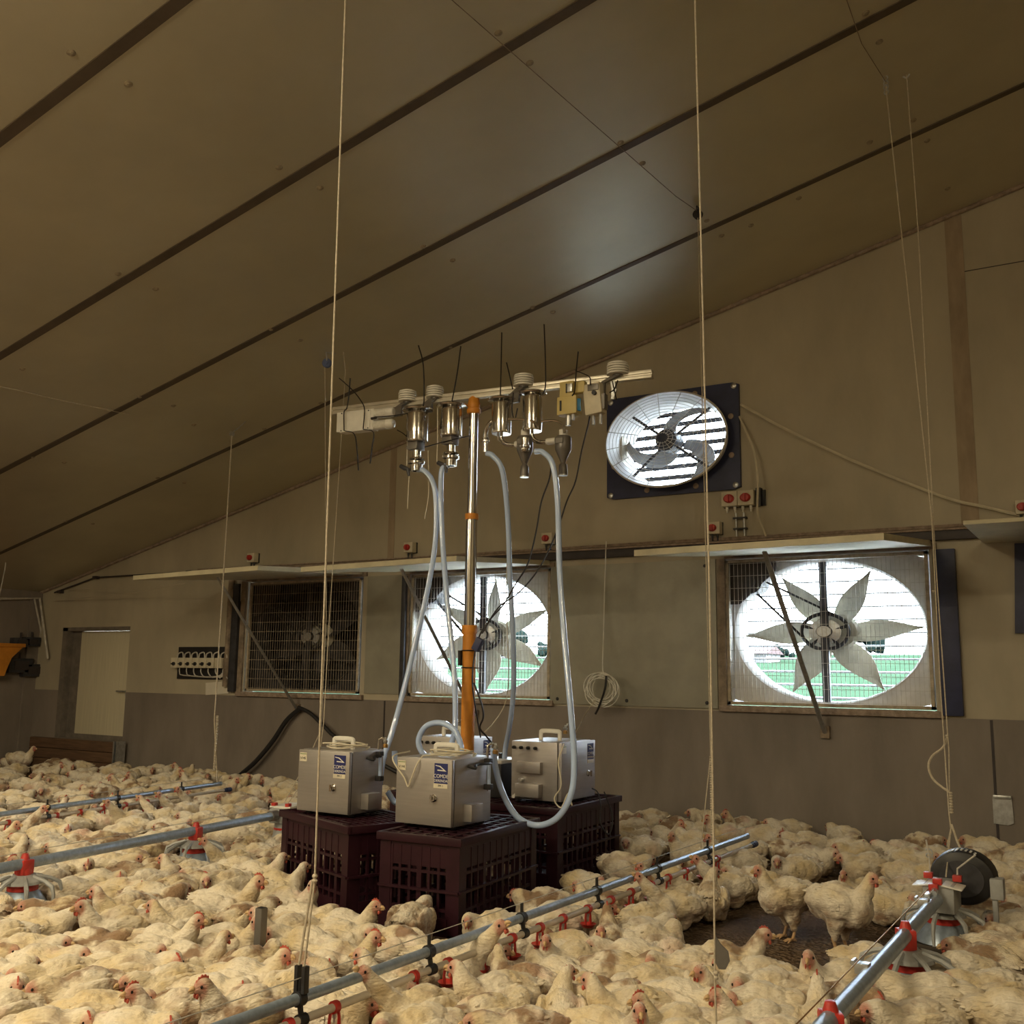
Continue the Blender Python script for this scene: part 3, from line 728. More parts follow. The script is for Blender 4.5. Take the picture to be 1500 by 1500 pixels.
def corner_crate(label, near, rz, w, l):     # near = the corner towards the camera (its right-hand front corner)
    d = Matrix.Rotation(rz, 3, 'Z') @ Vector((-w / 2, l / 2, 0)); return crate(label, near[0] + d.x, near[1] + d.y, rz, w, l)
corner_crate('dark maroon crate nearest the camera, under the sampler with tag V144', (-2.475, -3.515), radians(4), .40, .74)
corner_crate('dark maroon crate under the left-hand sampler, turned long side to camera', (-3.065, -3.53), radians(-21), .68, .42)
corner_crate('dark maroon crate at the right rear, under the right-hand sampler', (-2.60, -2.43), 0, .42, .74)
crate('dark maroon crate at the back, mostly hidden behind the front sampler', -3.43, -2.10, 0, .72, .40)

def sampler(label, x0, y0, w, d, h, door, tagtext, pm, extra):
    """steel cabinet; door = 'front' (towards -y) or 'right' (towards +x)"""
    t = thing('air_sampler', label, 'sampler', (x0 + w / 2, y0 + d / 2, CT), 0, 'steel air sampler cabinets')
    X, Y = w / 2, d / 2
    b = MB(); b.box(-X, X, -Y, Y, .012, h, bev=.005); b.build('cabinet', m_steel, t)
    for sx in (-1, 1):
        for sy in (-1, 1): b = MB(); b.lathe([(.016, 0), (.016, .013)], tr(sx * (X - .03), sy * (Y - .03), 0), 12); b.build('foot', m_black, t)
    M = tr(0, -Y, 0) if door == 'front' else tr(X, 0, 0) @ rotz(pi / 2)
    S = tr(X, 0, 0) @ rotz(pi / 2) if door == 'front' else tr(0, -Y, 0)
    DW = X if door == 'front' else Y; SW = Y if door == 'front' else X
    b = MB(); b.box(-DW, DW, -.026, -.006, .014, h - .002, M, bev=.003)
    dr = b.build('door', m_steel, t)
    b = MB(); b.box(-DW + .003, DW - .003, -.007, .0, .016, h - .006, M); b.build('door_seal', m_black, t)
    lx = DW - .058
    b = MB(); b.lathe([(.017, 0), (.017, .006), (.012, .01), (.012, .018), (0, .02)], M @ tr(lx - .035, -.026, h * .44) @ rotx(pi / 2), 16); b.box(lx - .04, lx - .03, -.052, -.044, h * .44 - .016, h * .44 + .016, M); b.build('latch', m_steel2, dr)
    # maker's sticker
    sz, sw, sh = h - .062, .036, .044
    b = MB(); b.box(lx - sw, lx + sw, -.0275, -.026, sz - sh, sz + sh, M); st = b.build('sticker', m_label, dr)
    b = MB(); b.box(lx - sw - .003, lx + sw, -.0278, -.026, sz - sh - .020, sz - sh, M); b.build('sticker_strip', m_cream, st)
    F = M @ tr(lx, -.0276, 0) @ rotx(pi / 2)
    letters('COMDE', .0225, 'lettering', m_white, st, F @ tr(0, sz - .012, 0)); letters('DERENDA', .0165, 'lettering', m_white, st, F @ tr(0, sz - .032, 0))
    b = MB(); pts = [(-.03, .036), (-.004, .033), (.030, .010), (-.020, .012), (-.019, .0165), (.015, .0155), (-.008, .029), (-.03, .0325)]
    b.poly([M @ Vector((lx + q[0], -.0276, sz + q[1])) for q in pts], M.to_3x3() @ Vector((0, -.0006, 0))); b.build('swoosh', m_white, st)
    if pm: letters(pm, .0135, 'lettering', m_ink, st, F @ tr(0, sz - sh - .010, 0.0003))
    if tagtext is not None:
        b = MB(); b.box(-DW + .008, -DW + .052, -.0275, -.026, h - .058, h - .016, M); tg = b.build('inventory_tag', m_cream, dr)
        b = MB(); b.box(-DW + .010, -DW + .050, -.0279, -.0274, h - .024, h - .020, M); b.build('tag_stripe', mat_green, tg)
        if tagtext: letters(tagtext, .017, 'lettering', m_ink, tg, M @ tr(-DW + .030, -.0276, h - .043) @ rotx(pi / 2))
    # side boxes
    if door == 'front':
        b = MB(); b.box(-SW + .07, -SW + .165, -.045, 0, .03, .105, S, bev=.003); b.build('side_cover', m_steel, t)
    else:
        b = MB(); b.box(-SW + .05, SW - .09, -.03, 0, .155, .215, S, bev=.003); b.build('side_cover', m_steel, t)
        b = MB(); b.box(-SW + .05, SW - .09, -.045, 0, .03, .10, S, bev=.003); b.build('side_cover', m_steel, t)
        b = MB(); b.lathe([(.016, 0), (.016, .02), (.009, .03), (.009, .05), (0, .05)], S @ tr(-SW + .045, 0, .03) @ rotx(pi / 2), 14); b.build('socket', m_white, t)
        b = MB(); b.lathe([(.012, 0), (.012, .03), (0, .032)], S @ tr(-SW + .07, 0, .115) @ rotx(pi / 2), 12); b.build('outlet', m_galv, t)
        for k in range(4):
            b = MB(); b.lathe([(.009, 0), (.009, .018), (.005, .025), (0, .025)], S @ tr(-SW + .02 + k * .045, 0, h - .035) @ rotx(pi / 2), 12); b.build('gland', m_black, t)
    # carrying handle
    b = MB(); hy = .0 if door == 'front' else -.02
    b.tube(smooth_path([(-.06, hy, h), (-.06, hy, h + .036), (-.048, hy, h + .048), (.048, hy, h + .048), (.06, hy, h + .036), (.06, hy, h)], 4), .0095, 8, flat=1.35)
    b.build('handle', m_white, t)
    # bent inlet pipe with a brass nut
    (gx, gy), (hx, hy2), up_, drop = extra
    g = MB(); g.tube(smooth_path([(gx, gy, h - .16), (gx, gy, h + up_ - .03), ((gx * .75 + hx * .25), (gy * .75 + hy2 * .25), h + up_ - .004), ((gx + hx) / 2, (gy + hy2) / 2, h + up_), ((gx * .25 + hx * .75), (gy * .25 + hy2 * .75), h + up_ - .006), (hx, hy2, h + up_ - .035), (hx, hy2, h + drop + .03)], 5), .0065, 10)
    gn = g.build('inlet_pipe', m_steel2, t)
    g = MB(); g.lathe([(.011, 0), (.013, .004), (.013, .016), (.009, .02)], tr(hx, hy2, h + drop + .008), 8); g.build('brass_nut', m_brass, gn)
    g = MB(); g.lathe([(.008, 0), (.012, .006), (.012, .014), (.006, .02), (.006, .028)], tr(hx, hy2, h + drop + .03), 10); g.build('fitting', m_galv, gn)
    # flow tube on the side
    if door == 'front':
        b = MB(); b.tube([(X + .02, Y - .05, h - .13), (X + .02, Y - .05, h - .02)], .009, 10); b.build('flow_tube', m_hose, t)
        b = MB(); b.box(X, X + .035, Y - .065, Y - .035, h - .15, h - .125, bev=.003); b.build('flow_valve', m_black, t)
        b = MB(); b.box(X, X + .03, Y - .065, Y - .035, h - .03, h - .008, bev=.003); b.build('flow_valve', m_black, t)
        b = MB(); b.tube(smooth_path([(X + .0, -Y + .10, h - .035), (X + .03, -Y + .12, h - .045), (X + .02, -Y + .14, h - .03), (X + .03, Y - .06, h - .03), (X, Y - .05, h - .035)], 4), .007, 6); b.build('side_lead', m_black, t)
    return t
mat_green = mat('tag_green', (.25, .33, .16), .6)
def top_z(px, py, Y): return at(px, py, Y).z - CT
LX, LY = ground(443, 1189, CT), ground(514, 1197.6, CT)
S_L = sampler('steel sampler cabinet on the left-hand crate, blue sticker and tag V145', LX.x, LY.y, LY.x - LX.x, .235, .306, 'front', 'V145', 'PM 2', ((.155, .085), (.185, .10), .055, .0))
FX, FY = ground(582, 1208, CT), ground(665, 1216.6, CT)
S_F = sampler('steel sampler cabinet nearest the camera, blue sticker and tag V144', FX.x, FY.y, FY.x - FX.x, .30, .305, 'front', 'V144', 'PM 1', ((.15, .12), (.175, .15), .055, .0))
RX_, RY_ = ground(752, 1170, CT), ground(816, 1178.5, CT)
S_R = sampler('steel sampler cabinet on the right rear crate, two raised plates on its near side', RX_.x + .03, RY_.y, RY_.x - RX_.x - .03, .40, .322, 'right', '', '', ((.07, .12), (.02, .12), .085, .02))
S_B = sampler('steel sampler cabinet at the back, mostly hidden behind the front sampler', -3.62, -2.26, .33, .24, .32, 'right', None, '', ((.0, .02), (.06, .02), .085, .03))
t = thing('black_case', 'black instrument case with pale lid behind the front sampler, left of the right one', 'case', (-3.175, -2.10, CT))
b = MB(); b.box(-.10, .10, -.12, .12, 0, .185, bev=.006); b.build('case', m_black, t)
b = MB(); b.box(-.105, .105, -.125, .125, .185, .205, bev=.006); b.build('lid', m_white, t)
b = MB(); b.lathe([(.012, 0), (.012, .03), (0, .03)], tr(.02, .0, .205), 10); b.build('port', m_black, t)

# thin cables coiled on two cabinets
def coil(name, label, c, rx, ry, z, turns, mat_, r, seed, tails=()):
    rnd = random.Random(seed); P = []
    for k in range(turns * 20 + 1):
        a = 2 * pi * k / 20; s = 1 + .12 * sin(a * .31 + seed); P.append((c[0] + rx * s * cos(a) + .01 * sin(a * .7), c[1] + ry * s * sin(a), z + .004 * turns * k / (turns * 20) * 2 + .004 * sin(a * 2.3)))
    b = MB(); b.tube(P + [Vector(p) for p in tails], r, 6); return tag(b.build(name, mat_), label, 'cable')
cF = S_F.location; hF = CT + .305
coil('cable_coil', 'thin pale cable coiled round the handle of the front sampler, end looped over its door', (cF.x + .02, cF.y + .02), .105, .085, hF + .005, 3, m_cream, .0036, 1,
     smooth_path([(cF.x - .02, cF.y - .158, hF + .008), (cF.x - .03, cF.y - .19, hF - .03), (cF.x - .06, cF.y - .192, hF - .10), (cF.x - .075, cF.y - .19, hF - .128), (cF.x - .10, cF.y - .19, hF - .09), (cF.x - .172, cF.y - .185, hF - .005), (cF.x - .175, cF.y - .05, hF + .015)], 6))
cL = S_L.location
coil('cable_coil', 'thin pale cable coiled round the handle of the left-hand sampler', (cL.x + .01, cL.y + .01), .115, .08, CT + .306 + .005, 3, m_cream, .0036, 2)

# ================================================================== mast and cross bar
MX, MY = at(691, 760, -2.6).x, -2.6
BD = Vector((.99446, .10512, 0)); BN = Vector((-.10512, .99446, 0))
def rig(px, py, off=0.0):    # off > 0 towards the camera
    d = ray(px, py); p0 = Vector((MX, MY, 0)) - BN * off
    return CAM + d * (BN.dot(p0 - CAM) / BN.dot(d))
zt = rig(700, 598).z; zj = rig(691, 757).z; zo = rig(686, 922).z
t = thing('telescopic_mast', 'telescopic mast with orange lower tube standing among the crates', 'mast', (MX, MY, 0))
b = MB(); b.tube([(0, 0, 0.0), (0, 0, zo)], .036, 20); b.build('orange_tube', m_orange, t)
b = MB(); b.tube([(0, 0, zo), (0, 0, zj)], .031, 20); b.build('middle_tube', m_steel2, t)
b = MB(); b.tube([(0, 0, zj), (0, 0, zt)], .026, 20); b.build('upper_tube', m_steel2, t)
for z, r, h in ((zo, .040, .022), (zj, .036, .016)):
    b = MB(); b.lathe([(r, -h), (r * 1.05, 0), (r, h)], tr(0, 0, z), 20); b.build('collar', m_orange, t)
b = MB(); b.lathe([(.036, -.03), (.04, -.02), (.04, -.005), (.034, 0), (.036, .01), (.036, .03), (.032, .038), (.03, .055), (.02, .068), (0, .07)], tr(0, 0, zt + .0), 18)
b.box(.03, .06, -.014, .014, -.02, .012, bev=.004); b.build('clamp_head', m_orange, t)
b = MB()
for k in range(3):
    a = 2 * pi * k / 3 + .5; b.tube([(.03 * cos(a), .03 * sin(a), .20), (.125 * cos(a), .105 * sin(a), .012)], .012, 8)
b.build('tripod_feet', m_orange, t)
b = MB(); b.box(-.045, -.03, -.04, -.02, rig(680, 975).z, rig(680, 953).z); b.build('battery', m_black, t)
for py in (953, 978):
    b = MB(); z = rig(684, py).z; b.tube([(.040 * cos(a * .5), .040 * sin(a * .5), z) for a in range(13)] , .003, 5); b.tube([(.03, -.03, z), (.12, -.04, z - .003)], .0022, 5); b.build('strap', m_tie, t)
bz = rig(720, 577).z
p0, p1 = rig(488, 603, .0), rig(956, 548, .0)
t = thing('cross_bar', 'slotted aluminium bar fixed across the top of the mast', 'bar', (p0 + p1) / 2)
dirb = (p1 - p0).normalized(); upb = Vector((0, 0, 1)); Lb = (p1 - p0).length / 2
Mb = Matrix((dirb, BN, dirb.cross(BN))).transposed().to_4x4()
b = MB()
for z0, z1 in ((-.022, -.004), (.004, .022)): b.box(-Lb, Lb, -.02, .02, z0, z1, Mb, bev=.002)
b.box(-Lb + .001, Lb - .001, -.012, .016, -.006, .006, Mb); b.build('profile', m_alu, t)
b = MB(); b.box(-Lb, -Lb + .004, -.021, .021, -.023, .023, Mb); b.build('end_cap', m_white, t)

def tie(name, pts, label, r=.0056, off=.03):
    b = MB(off=rig(*pts[0], off)); b.tube(smooth_path([rig(p[0], p[1], off) for p in pts], 5), r, 6, flat=.5)
    return tag(b.build('cable_tie', m_tie), label, 'cable tie', 'black cable ties on the cross bar')
def bar_z(px): return 603 + (548 - 603) * (px - 488) / (956 - 488)

# radiation shields
def shield(px, py, w, label, bx):
    c = rig(px, py, .02); t = thing('radiation_shield', label, 'sensor shield', c, 0, 'white louvred sensor shields')
    R = w / 2
    for k in range(5):
        z = -.022 + k * .013; s = 1.0 if k < 4 else .93; b = MB()
        b.lathe([(R * s, z), (R * s * 1.02, z + .002), (R * s, z + .009), (R * .6, z + .013 if k < 4 else z + .016), (0, z + .014 if k < 4 else z + .018)], None, 26); b.build('plate', m_white, t)
    b = MB(); b.lathe([(R * .5, -.03), (R * .5, .03)], None, 14); b.build('core', m_grey, t)
    e = rig(*bx, .035) - c
    b = MB(); b.poly([(-R * .6, -.02, -.03), (R * .3, -.02, -.03), (e.x + .04, -.03, e.z + .03), (e.x + .04, -.035, e.z - .03), (e.x - .04, -.035, e.z - .03), (e.x - .04, -.03, e.z + .01)], (0, .02, 0)); b.build('bracket', m_grey, t)
    return t
shield(597, 583, .105, 'white louvred sensor shield at the left end of the bar', (581, 603))
shield(637, 577, .10, 'white louvred sensor shield, second from left, left of the mast', (625, 597))
shield(767, 560, .11, 'white louvred sensor shield right of the mast, in the middle of the bar', (752, 583))
shield(905, 543, .115, 'white louvred sensor shield at the right end of the bar', (876, 570))

# sampling heads
def head(pxt, pyt, pyb, rpx, label, kind, off=.055):
    top = rig(pxt, pyt, off); bot = rig(pxt, pyb, off); s = (top - bot).length / 100 / .01   # metres
    H = top.z - bot.z; px_m = (rig(pxt + 10, pyt, off) - top).length / 10; R = rpx * px_m
    t = thing('sampling_head', label, 'sampling head', (top.x, top.y, bot.z), 0, 'steel sampling heads hanging from the bar')
    b = MB(); b.lathe([(R * .96, 0), (R * .99, .004), (R, .01), (R, H * .30), (R * .985, H * .305), (R, H * .31), (R, H - .008), (R * .96, H)], None, 28); b.build('barrel', m_steel2, t)
    b = MB(); b.lathe([(R * .75, H), (R * .8, H + .008), (R * 1.45, H + .016), (R * 1.5, H + .022), (R * 1.3, H + .03), (R * .5, H + .035), (0, H + .036)], None, 28, 1, .9); b.build('rain_cap', m_steel2, t)
    for a in (pi * 1.42, pi * 1.82):
        b = MB(); b.box(-.005, .005, -R - .006, -R + .004, H * .1, H * .34, rotz(a - pi * 1.5), bev=.002); b.build('clip', m_grey, t)
    if kind == 'straight':
        n = R * .62
        b = MB(); b.box(-n, n * .7, -n, n, -.045, 0, bev=.003); b.box(-n * 1.6, -n, -n * .35, n * .35, -.035, -.015); b.build('valve_block', m_grey, t)
        b = MB(); b.lathe([(n * .55, -.165), (n * .62, -.162), (n * .62, -.045)], None, 18); b.lathe([(n * .9, -.165), (n * .9, -.130), (n * 1.25, -.124), (n * 1.25, -.112), (n * .75, -.106), (n * 1.2, -.100), (n * 1.1, -.090)], None, 20); b.build('outlet_tube', m_steel2, t)
    else:
        b = MB(); b.tube(smooth_path([(0, 0, 0.005), (.005, 0, -.03), (.03, .0, -.055), (.075, .0, -.065), (.1, 0, -.066)], 5), .0085, 10); b.tube(smooth_path([(-.02, 0, 0.005), (-.015, 0, -.03), (.02, .0, -.06), (.075, .0, -.075)], 5), .006, 8); b.build('bent_pipe', m_steel2, t)
        b = MB(); b.lathe([(.015, 0), (.017, .004), (.017, .05), (.015, .054)], tr(.09, 0, -.066) @ roty(pi / 2), 14); b.build('white_union', m_white, t)
    return t, Vector((top.x, top.y, bot.z))
HA, oA = head(612, 606, 648, 14, 'steel sampling head on the bar, leftmost of the four', 'straight')
HB, oB = head(662, 600, 640, 14, 'steel sampling head just left of the mast', 'straight')
HC, oC = head(735, 591, 636, 13, 'steel sampling head just right of the mast', 'bent')
HD, oD = head(780, 582, 632, 13, 'steel sampling head below the middle white shield', 'bent')
# elbow outlet beside the third head
b = MB(off=rig(713, 645, .06)); b.tube(smooth_path([rig(733, 616, .08), rig(722, 617, .08), rig(714, 625, .07), rig(711, 640, .06), rig(711, 662, .06)], 5), .012, 10)
b.lathe([(.017, 0), (.021, .004), (.021, .012), (.015, .016), (.02, .02), (.019, .026)], tr(*rig(711, 648, .06)), 16)
tag(b.build('elbow_outlet', m_steel2), 'steel elbow pipe between the mast and the third sampling head', 'pipe')
# cyclones
def cyclone(pxt, pyt, pxb, pyb, label, m_):
    a, e = rig(pxt, pyt, .06), rig(pxb, pyb, .06); H = a.z - e.z
    t = thing('cyclone', label, 'cyclone', (a.x, a.y, e.z), 0, 'cyclone separators under the bar')
    b = MB(); b.lathe([(.022, 0), (.024, .004), (.022, H * .22), (.013, H * .27), (.015, H * .3), (.042, H * .55), (.044, H * .62), (.044, H * .82), (.038, H * .86)], None, 22); b.build('cone', m_, t)
    b = MB(); b.lathe([(.022, H * .86), (.022, H)], None, 14); b.build('neck', m_white, t)
    b = MB(); b.lathe([(.024, -.002), (.024, .004)], None, 16); b.build('cup_base', m_galv, t)
    b = MB(); b.box(-.02, .022, -.047, -.04, H * .68, H * .78); b.build('plate', m_grey, t)
    return t
cyclone(769, 630, 765, 699, 'dark cyclone separator below the middle sampling heads', m_grey)
cyclone(825, 630, 829, 696, 'dark grey cyclone separator under the yellow meter', m_grey)
b = MB(off=rig(768, 640, .09)); b.lathe([(.018, 0), (.022, .006), (.022, .02), (.028, .024), (.028, .034), (.02, .04), (.02, .075), (.012, .08)], tr(*rig(769, 662, .11)), 18)
tag(b.build('filter_body', m_steel2), 'small steel filter body strapped to the middle cyclone', 'filter')
for nm, P_, lb in (('cross_tube', [(745, 614), (765, 614), (782, 618), (788, 624)], 'thin steel tube looping between the two middle sampling heads'),
                   ('cross_tube', [(793, 617), (812, 616), (824, 622), (827, 634)], 'thin steel tube from the middle head to the right cyclone')):
    b = MB(off=rig(*P_[0], .1)); b.tube(smooth_path([rig(*p, .1) for p in P_], 6), .0075, 8); tag(b.build(nm, m_steel2), lb, 'tube')
# the white box with its two ribbed probes, and the meters
p = rig(524, 618, .05); t = thing('junction_box', 'white logger box with two ribbed probes at left end of bar', 'logger box', p)
w, h = (rig(546, 618, .05) - rig(503, 618, .05)).length / 2, .062
Mz = rotz(radians(6.0))
b = MB(); b.box(-w, w, -.03, .03, -h, h, Mz, bev=.004); b.build('case', m_white, t)
b = MB(); b.box(-w - .028, -w, -.025, .025, -h * .9, h * 1.0, Mz, bev=.003); b.box(w, w + .022, -.028, .03, -h, h, Mz, bev=.004); b.build('side_flange', m_white, t)
for z in (.034, -.034):
    b = MB(); prof = []
    for k in range(10): prof += [(.029, k * .0085), (.024, k * .0085 + .004)]
    prof += [(.029, .085), (.029, .115), (.022, .128), (0, .132)]
    b.lathe(prof, Mz @ tr(w + .02, -.005, z) @ roty(pi / 2), 20); b.build('ribbed_probe', m_white, t)
for x in (-w + .01, w - .01):
    for z in (-h + .01, h - .01):
        b = MB(); b.lathe([(.004, 0), (.004, .003), (0, .003)], Mz @ tr(x, -.03, z) @ rotx(pi / 2), 8); b.build('screw', m_dark, t)
b = MB(); b.tube([Mz @ Vector((w + .015, -.035, .0)), Mz @ Vector((w + .05, -.04, .002))], .008, 8); b.build('cable_gland', m_black, t)
p = rig(836, 588, .06); t = thing('gas_meter', 'yellow handheld gas meter with a blue face hung on the bar', 'meter', p)
b = MB(); b.box(-.052, .03, -.03, .03, .02, .105, bev=.006); b.box(-.065, .05, -.035, .035, -.075, .022, bev=.006); b.box(.03, .09, -.02, .02, .035, .1, bev=.012); b.build('case', m_yellow, t)
b = MB(); b.box(.012, .055, -.042, -.02, -.06, .005, rotz(radians(25)), bev=.002); b.build('display', m_bluescr, t)
b = MB(); b.box(-.045, -.036, -.04, -.03, -.055, .0); b.box(-.012, -.006, -.035, -.028, .04, .09); b.build('slot', m_black, t)
b = MB(); b.tube([(-.01, 0, -.075), (-.012, 0, -.13)], .016, 10); b.tube([(.02, -.01, -.075), (.018, -.01, -.105)], .01, 8); b.build('probe', m_galv, t)
b = MB(); b.box(.0, .03, -.045, -.03, .04, .085, bev=.003); b.build('clip', m_galv, t)
p = rig(872, 585, .06); t = thing('gas_meter', 'pale cream handheld meter with a black lead near the right end of the bar', 'meter', p)
b = MB(); b.box(-.055, .045, -.03, .035, -.085, .085, roty(radians(-6)), bev=.012); b.build('case', m_cream, t)
b = MB(); b.box(-.028, .034, -.036, -.03, .04, .075, bev=.003); b.box(.045, .062, -.02, .02, -.06, .02); b.build('face_plate', m_grey, t)
for x in (-.012, .03):
    b = MB(); b.tube([(x, 0, -.08), (x, 0, -.135)], .009, 8); b.build('prong', m_galv, t)
b = MB(); b.tube([(.012, -.03, .025), (.012, -.045, .025)], .012, 10); b.build('jack', m_black, t)
p = rig(897, 572, .05); b = MB(off=p); b.poly([p + Vector(q) for q in ((-.012, 0, .05), (.012, 0, .05), (.022, 0, .0), (.006, 0, -.045), (-.008, 0, -.045), (-.004, 0, 0))], (0, .014, 0)); tag(b.build('hanger_hook', m_galv), 'small steel hook dangling below the right-hand shield', 'hook')

TIES = [([(613, 506), (620, 535), (621, 588), (616, 600)], 'tall black cable tie end above the leftmost sampling head'), ([(675, 507), (670, 545), (664, 578), (661, 592)], 'tall black cable tie end above the head left of the mast'),
        ([(735, 487), (734, 540), (733, 576), (733, 588)], 'tall black cable tie end above the head right of the mast'), ([(742, 531), (747, 552), (751, 570)], 'short leaning cable tie end left of the middle shield'),
        ([(797, 475), (799, 530), (799, 565), (795, 578)], 'tallest black cable tie end, right of the middle shield'), ([(847, 515), (844, 545), (842, 572), (838, 580)], 'black cable tie end above the yellow meter'),
        ([(843, 543), (856, 548), (864, 553), (865, 564)], 'thin bent cable tie over the cream meter'), ([(497, 554), (515, 570), (528, 586), (534, 600), (532, 628)], 'curved cable tie leaning left round the white box'),
        ([(513, 554), (511, 580), (508, 598), (504, 604), (504, 631)], 'upright cable tie round the left of the white box'), ([(505, 631), (519, 636), (523, 660), (525, 689)], 'cable tie end hanging below the white box, left one'),
        ([(532, 629), (547, 633), (545, 655), (542, 679)], 'cable tie end hanging below the white box, right one'), ([(550, 611), (575, 609), (600, 605)], 'cable tie between white box and the leftmost head'),
        ([(582, 630), (592, 636), (602, 646)], 'short cable tie end beside the leftmost head'), ([(645, 628), (648, 604), (650, 590)], 'cable tie end hanging between the two left-hand heads'),
        ([(622, 655), (640, 650), (655, 646), (690, 638)], 'cable tie running from the left-hand heads to the mast'), ([(905, 557), (900, 570), (893, 575)], 'cable tie below the right-hand shield, short one'),
        ([(897, 558), (900, 572), (903, 586)], 'cable tie end hanging below the right-hand shield'), ([(752, 575), (750, 600), (754, 615), (758, 598)], 'looped cable tie below the middle shield')]
for P_, lb in TIES: tie('cable_tie', P_, lb, off=.10)

# ------------------------------------------------------------------ hoses: pixel way-points with their distance (y)
def hose(P_, label, r=.0150):
    pts = [at(p[0], p[1], p[2]) if len(p) == 3 else Vector(p[0]) for p in P_]
    b = MB(off=pts[0]); b.tube(smooth_path(pts, 8), r, 12); return tag(b.build('clear_hose', m_hose), label, 'hose', 'clear sampling hoses')
hose([(612, 688, -2.68), (622, 690, -2.69), (634, 706, -2.70), (639, 740, -2.70), (637, 800, -2.70), (625, 870, -2.72), (604, 960, -2.76), (585, 1035, -2.82), (572, 1080, -2.88), (562, 1110, -2.92), (556, 1150, -2.95)], 'clear blue hose dropping from the leftmost head to the left-hand sampler')
hose([(657, 682, -2.68), (650, 684, -2.69), (646, 700, -2.70), (647, 770, -2.70), (654, 870, -2.70), (664, 970, -2.72), (667, 1040, -2.76), (664, 1080, -2.80), (650, 1110, -2.84), (624, 1108, -2.88), (613, 1086, -2.90), (624, 1064, -2.90), (646, 1059, -2.90), (666, 1070, -2.90), (675, 1092, -2.90), (676, 1112, -2.9)], 'clear blue hose left of the mast, looped behind the front sampler')
hose([(713, 664, -2.68), (722, 668, -2.68), (736, 690, -2.66), (744, 760, -2.58), (747, 850, -2.46), (752, 940, -2.34), (752, 1010, -2.25), (747, 1060, -2.18), (741, 1092, -2.12), (739, 1110, -2.10)], 'clear blue hose right of the mast, down to the black case')
hose([(784, 661, -2.70), (796, 663, -2.70), (810, 682, -2.70), (817, 740, -2.70), (820, 840, -2.72), (828, 950, -2.76), (837, 1050, -2.80), (841, 1120, -2.82), (836, 1165, -2.84), (816, 1198, -2.86), (786, 1209, -2.88), (756, 1195, -2.92), (735, 1158, -2.96), (725, 1120, -2.99), (723, 1098, -3.02)], 'rightmost clear blue hose, hanging in a long loop before the right-hand sampler')
hose([(578, 1100, -2.99), (579, 1112, -2.99), (587, 1124, -2.97), (600, 1145, -2.95), (598, 1172, -2.95), (580, 1176, -2.96), (568, 1160, -2.97)], 'short clear hose between the left-hand and front samplers')

def cable(P_, label, r, m_, nm='cable', sub=6, cat='cable', group=None):
    pts = [at(*p) for p in P_]; b = MB(off=pts[0]); b.tube(smooth_path(pts, sub), r, 6); return tag(b.build(nm, m_), label, cat, group)
cable([(878, 577, -2.55), (868, 590, -2.56), (862, 620, -2.6), (852, 660, -2.62), (843, 705, -2.62), (830, 735, -2.62), (815, 780, -2.62), (790, 832, -2.62), (760, 868, -2.62), (730, 890, -2.63), (706, 928, -2.64)], 'black power lead from the cream meter down to the mast', .0042, m_black)
cable([(808, 668, -2.62), (805, 700, -2.62), (793, 735, -2.62), (785, 780, -2.62), (773, 826, -2.62), (755, 856, -2.62), (738, 885, -2.62), (720, 905, -2.63), (703, 930, -2.64), (695, 960, -2.65), (692, 1000, -2.66), (697, 1040, -2.62), (704, 1080, -2.5)], 'black lead from the right cyclone past the mast to the crates', .0042, m_black)
cable([(694, 1000, -2.66), (705, 1030, -2.64), (708, 1050, -2.62), (703, 1066, -2.58), (712, 1078, -2.5), (726, 1095, -2.4)], 'black lead curling at the foot of the mast', .005, m_black)
b = MB(off=at(700, 944, -2.67)); q = at(700, 944, -2.67); b.box(q.x - .02, q.x + .02, q.y - .015, q.y + .015, q.z - .035, q.z + .035, tr(*q) @ roty(radians(28)) @ tr(*(-q)), bev=.004)
tag(b.build('cable_plug', m_navy), 'dark blue in-line plug hanging on the orange mast', 'plug')
cable([(745, 780, -2.55), (742, 850, -2.45), (743, 920, -2.35), (745, 990, -2.25), (740, 1030, -2.2), (722, 1060, -2.25), (708, 1074, -2.4)], 'thin pale cable right of the mast, hooking round to the samplers', .0028, m_cream)
cable([(600, 690, -2.68), (598, 720, -2.68), (597, 745, -2.68)], 'thin pale lead hanging from the leftmost head', .003, m_cream)
cable([(627, 660, -2.66), (628, 720, -2.66), (622, 760, -2.66)], 'thin pale lead between the two left-hand heads', .0026, m_cream)
cable([(597, 606, -2.68), (597, 640, -2.68), (596, 682, -2.68)], 'thin pale rod hanging from the leftmost shield', .0035, m_cream)
cable([(641, 596, -2.68), (641, 640, -2.68), (640, 676, -2.68)], 'thin pale rod hanging from the second shield', .0035, m_cream)
for k, (px, py) in enumerate(((593, 685), (648, 680))):
    q = rig(px, py, .075); b = MB(off=q); b.tube([q + Vector((-.03, 0, .012)), q + Vector((.0, 0, -.004)), q + Vector((.022, 0, -.012)), q + Vector((.03, 0, -.05))], [.012, .014, .012, .006], 8)
    tag(b.build('valve_plug', m_dark), ['dark valve plug at the foot of the leftmost pale rod', 'dark valve plug at the foot of the second pale rod'][k], 'valve')
cable([(826, 1090, -2.35), (818, 1115, -2.42), (822, 1150, -2.44), (812, 1170, -2.45), (822, 1183, -2.45), (832, 1163, -2.45), (838, 1180, -2.44)], 'thin pale cable hanging down the right-hand sampler', .004, m_cream)
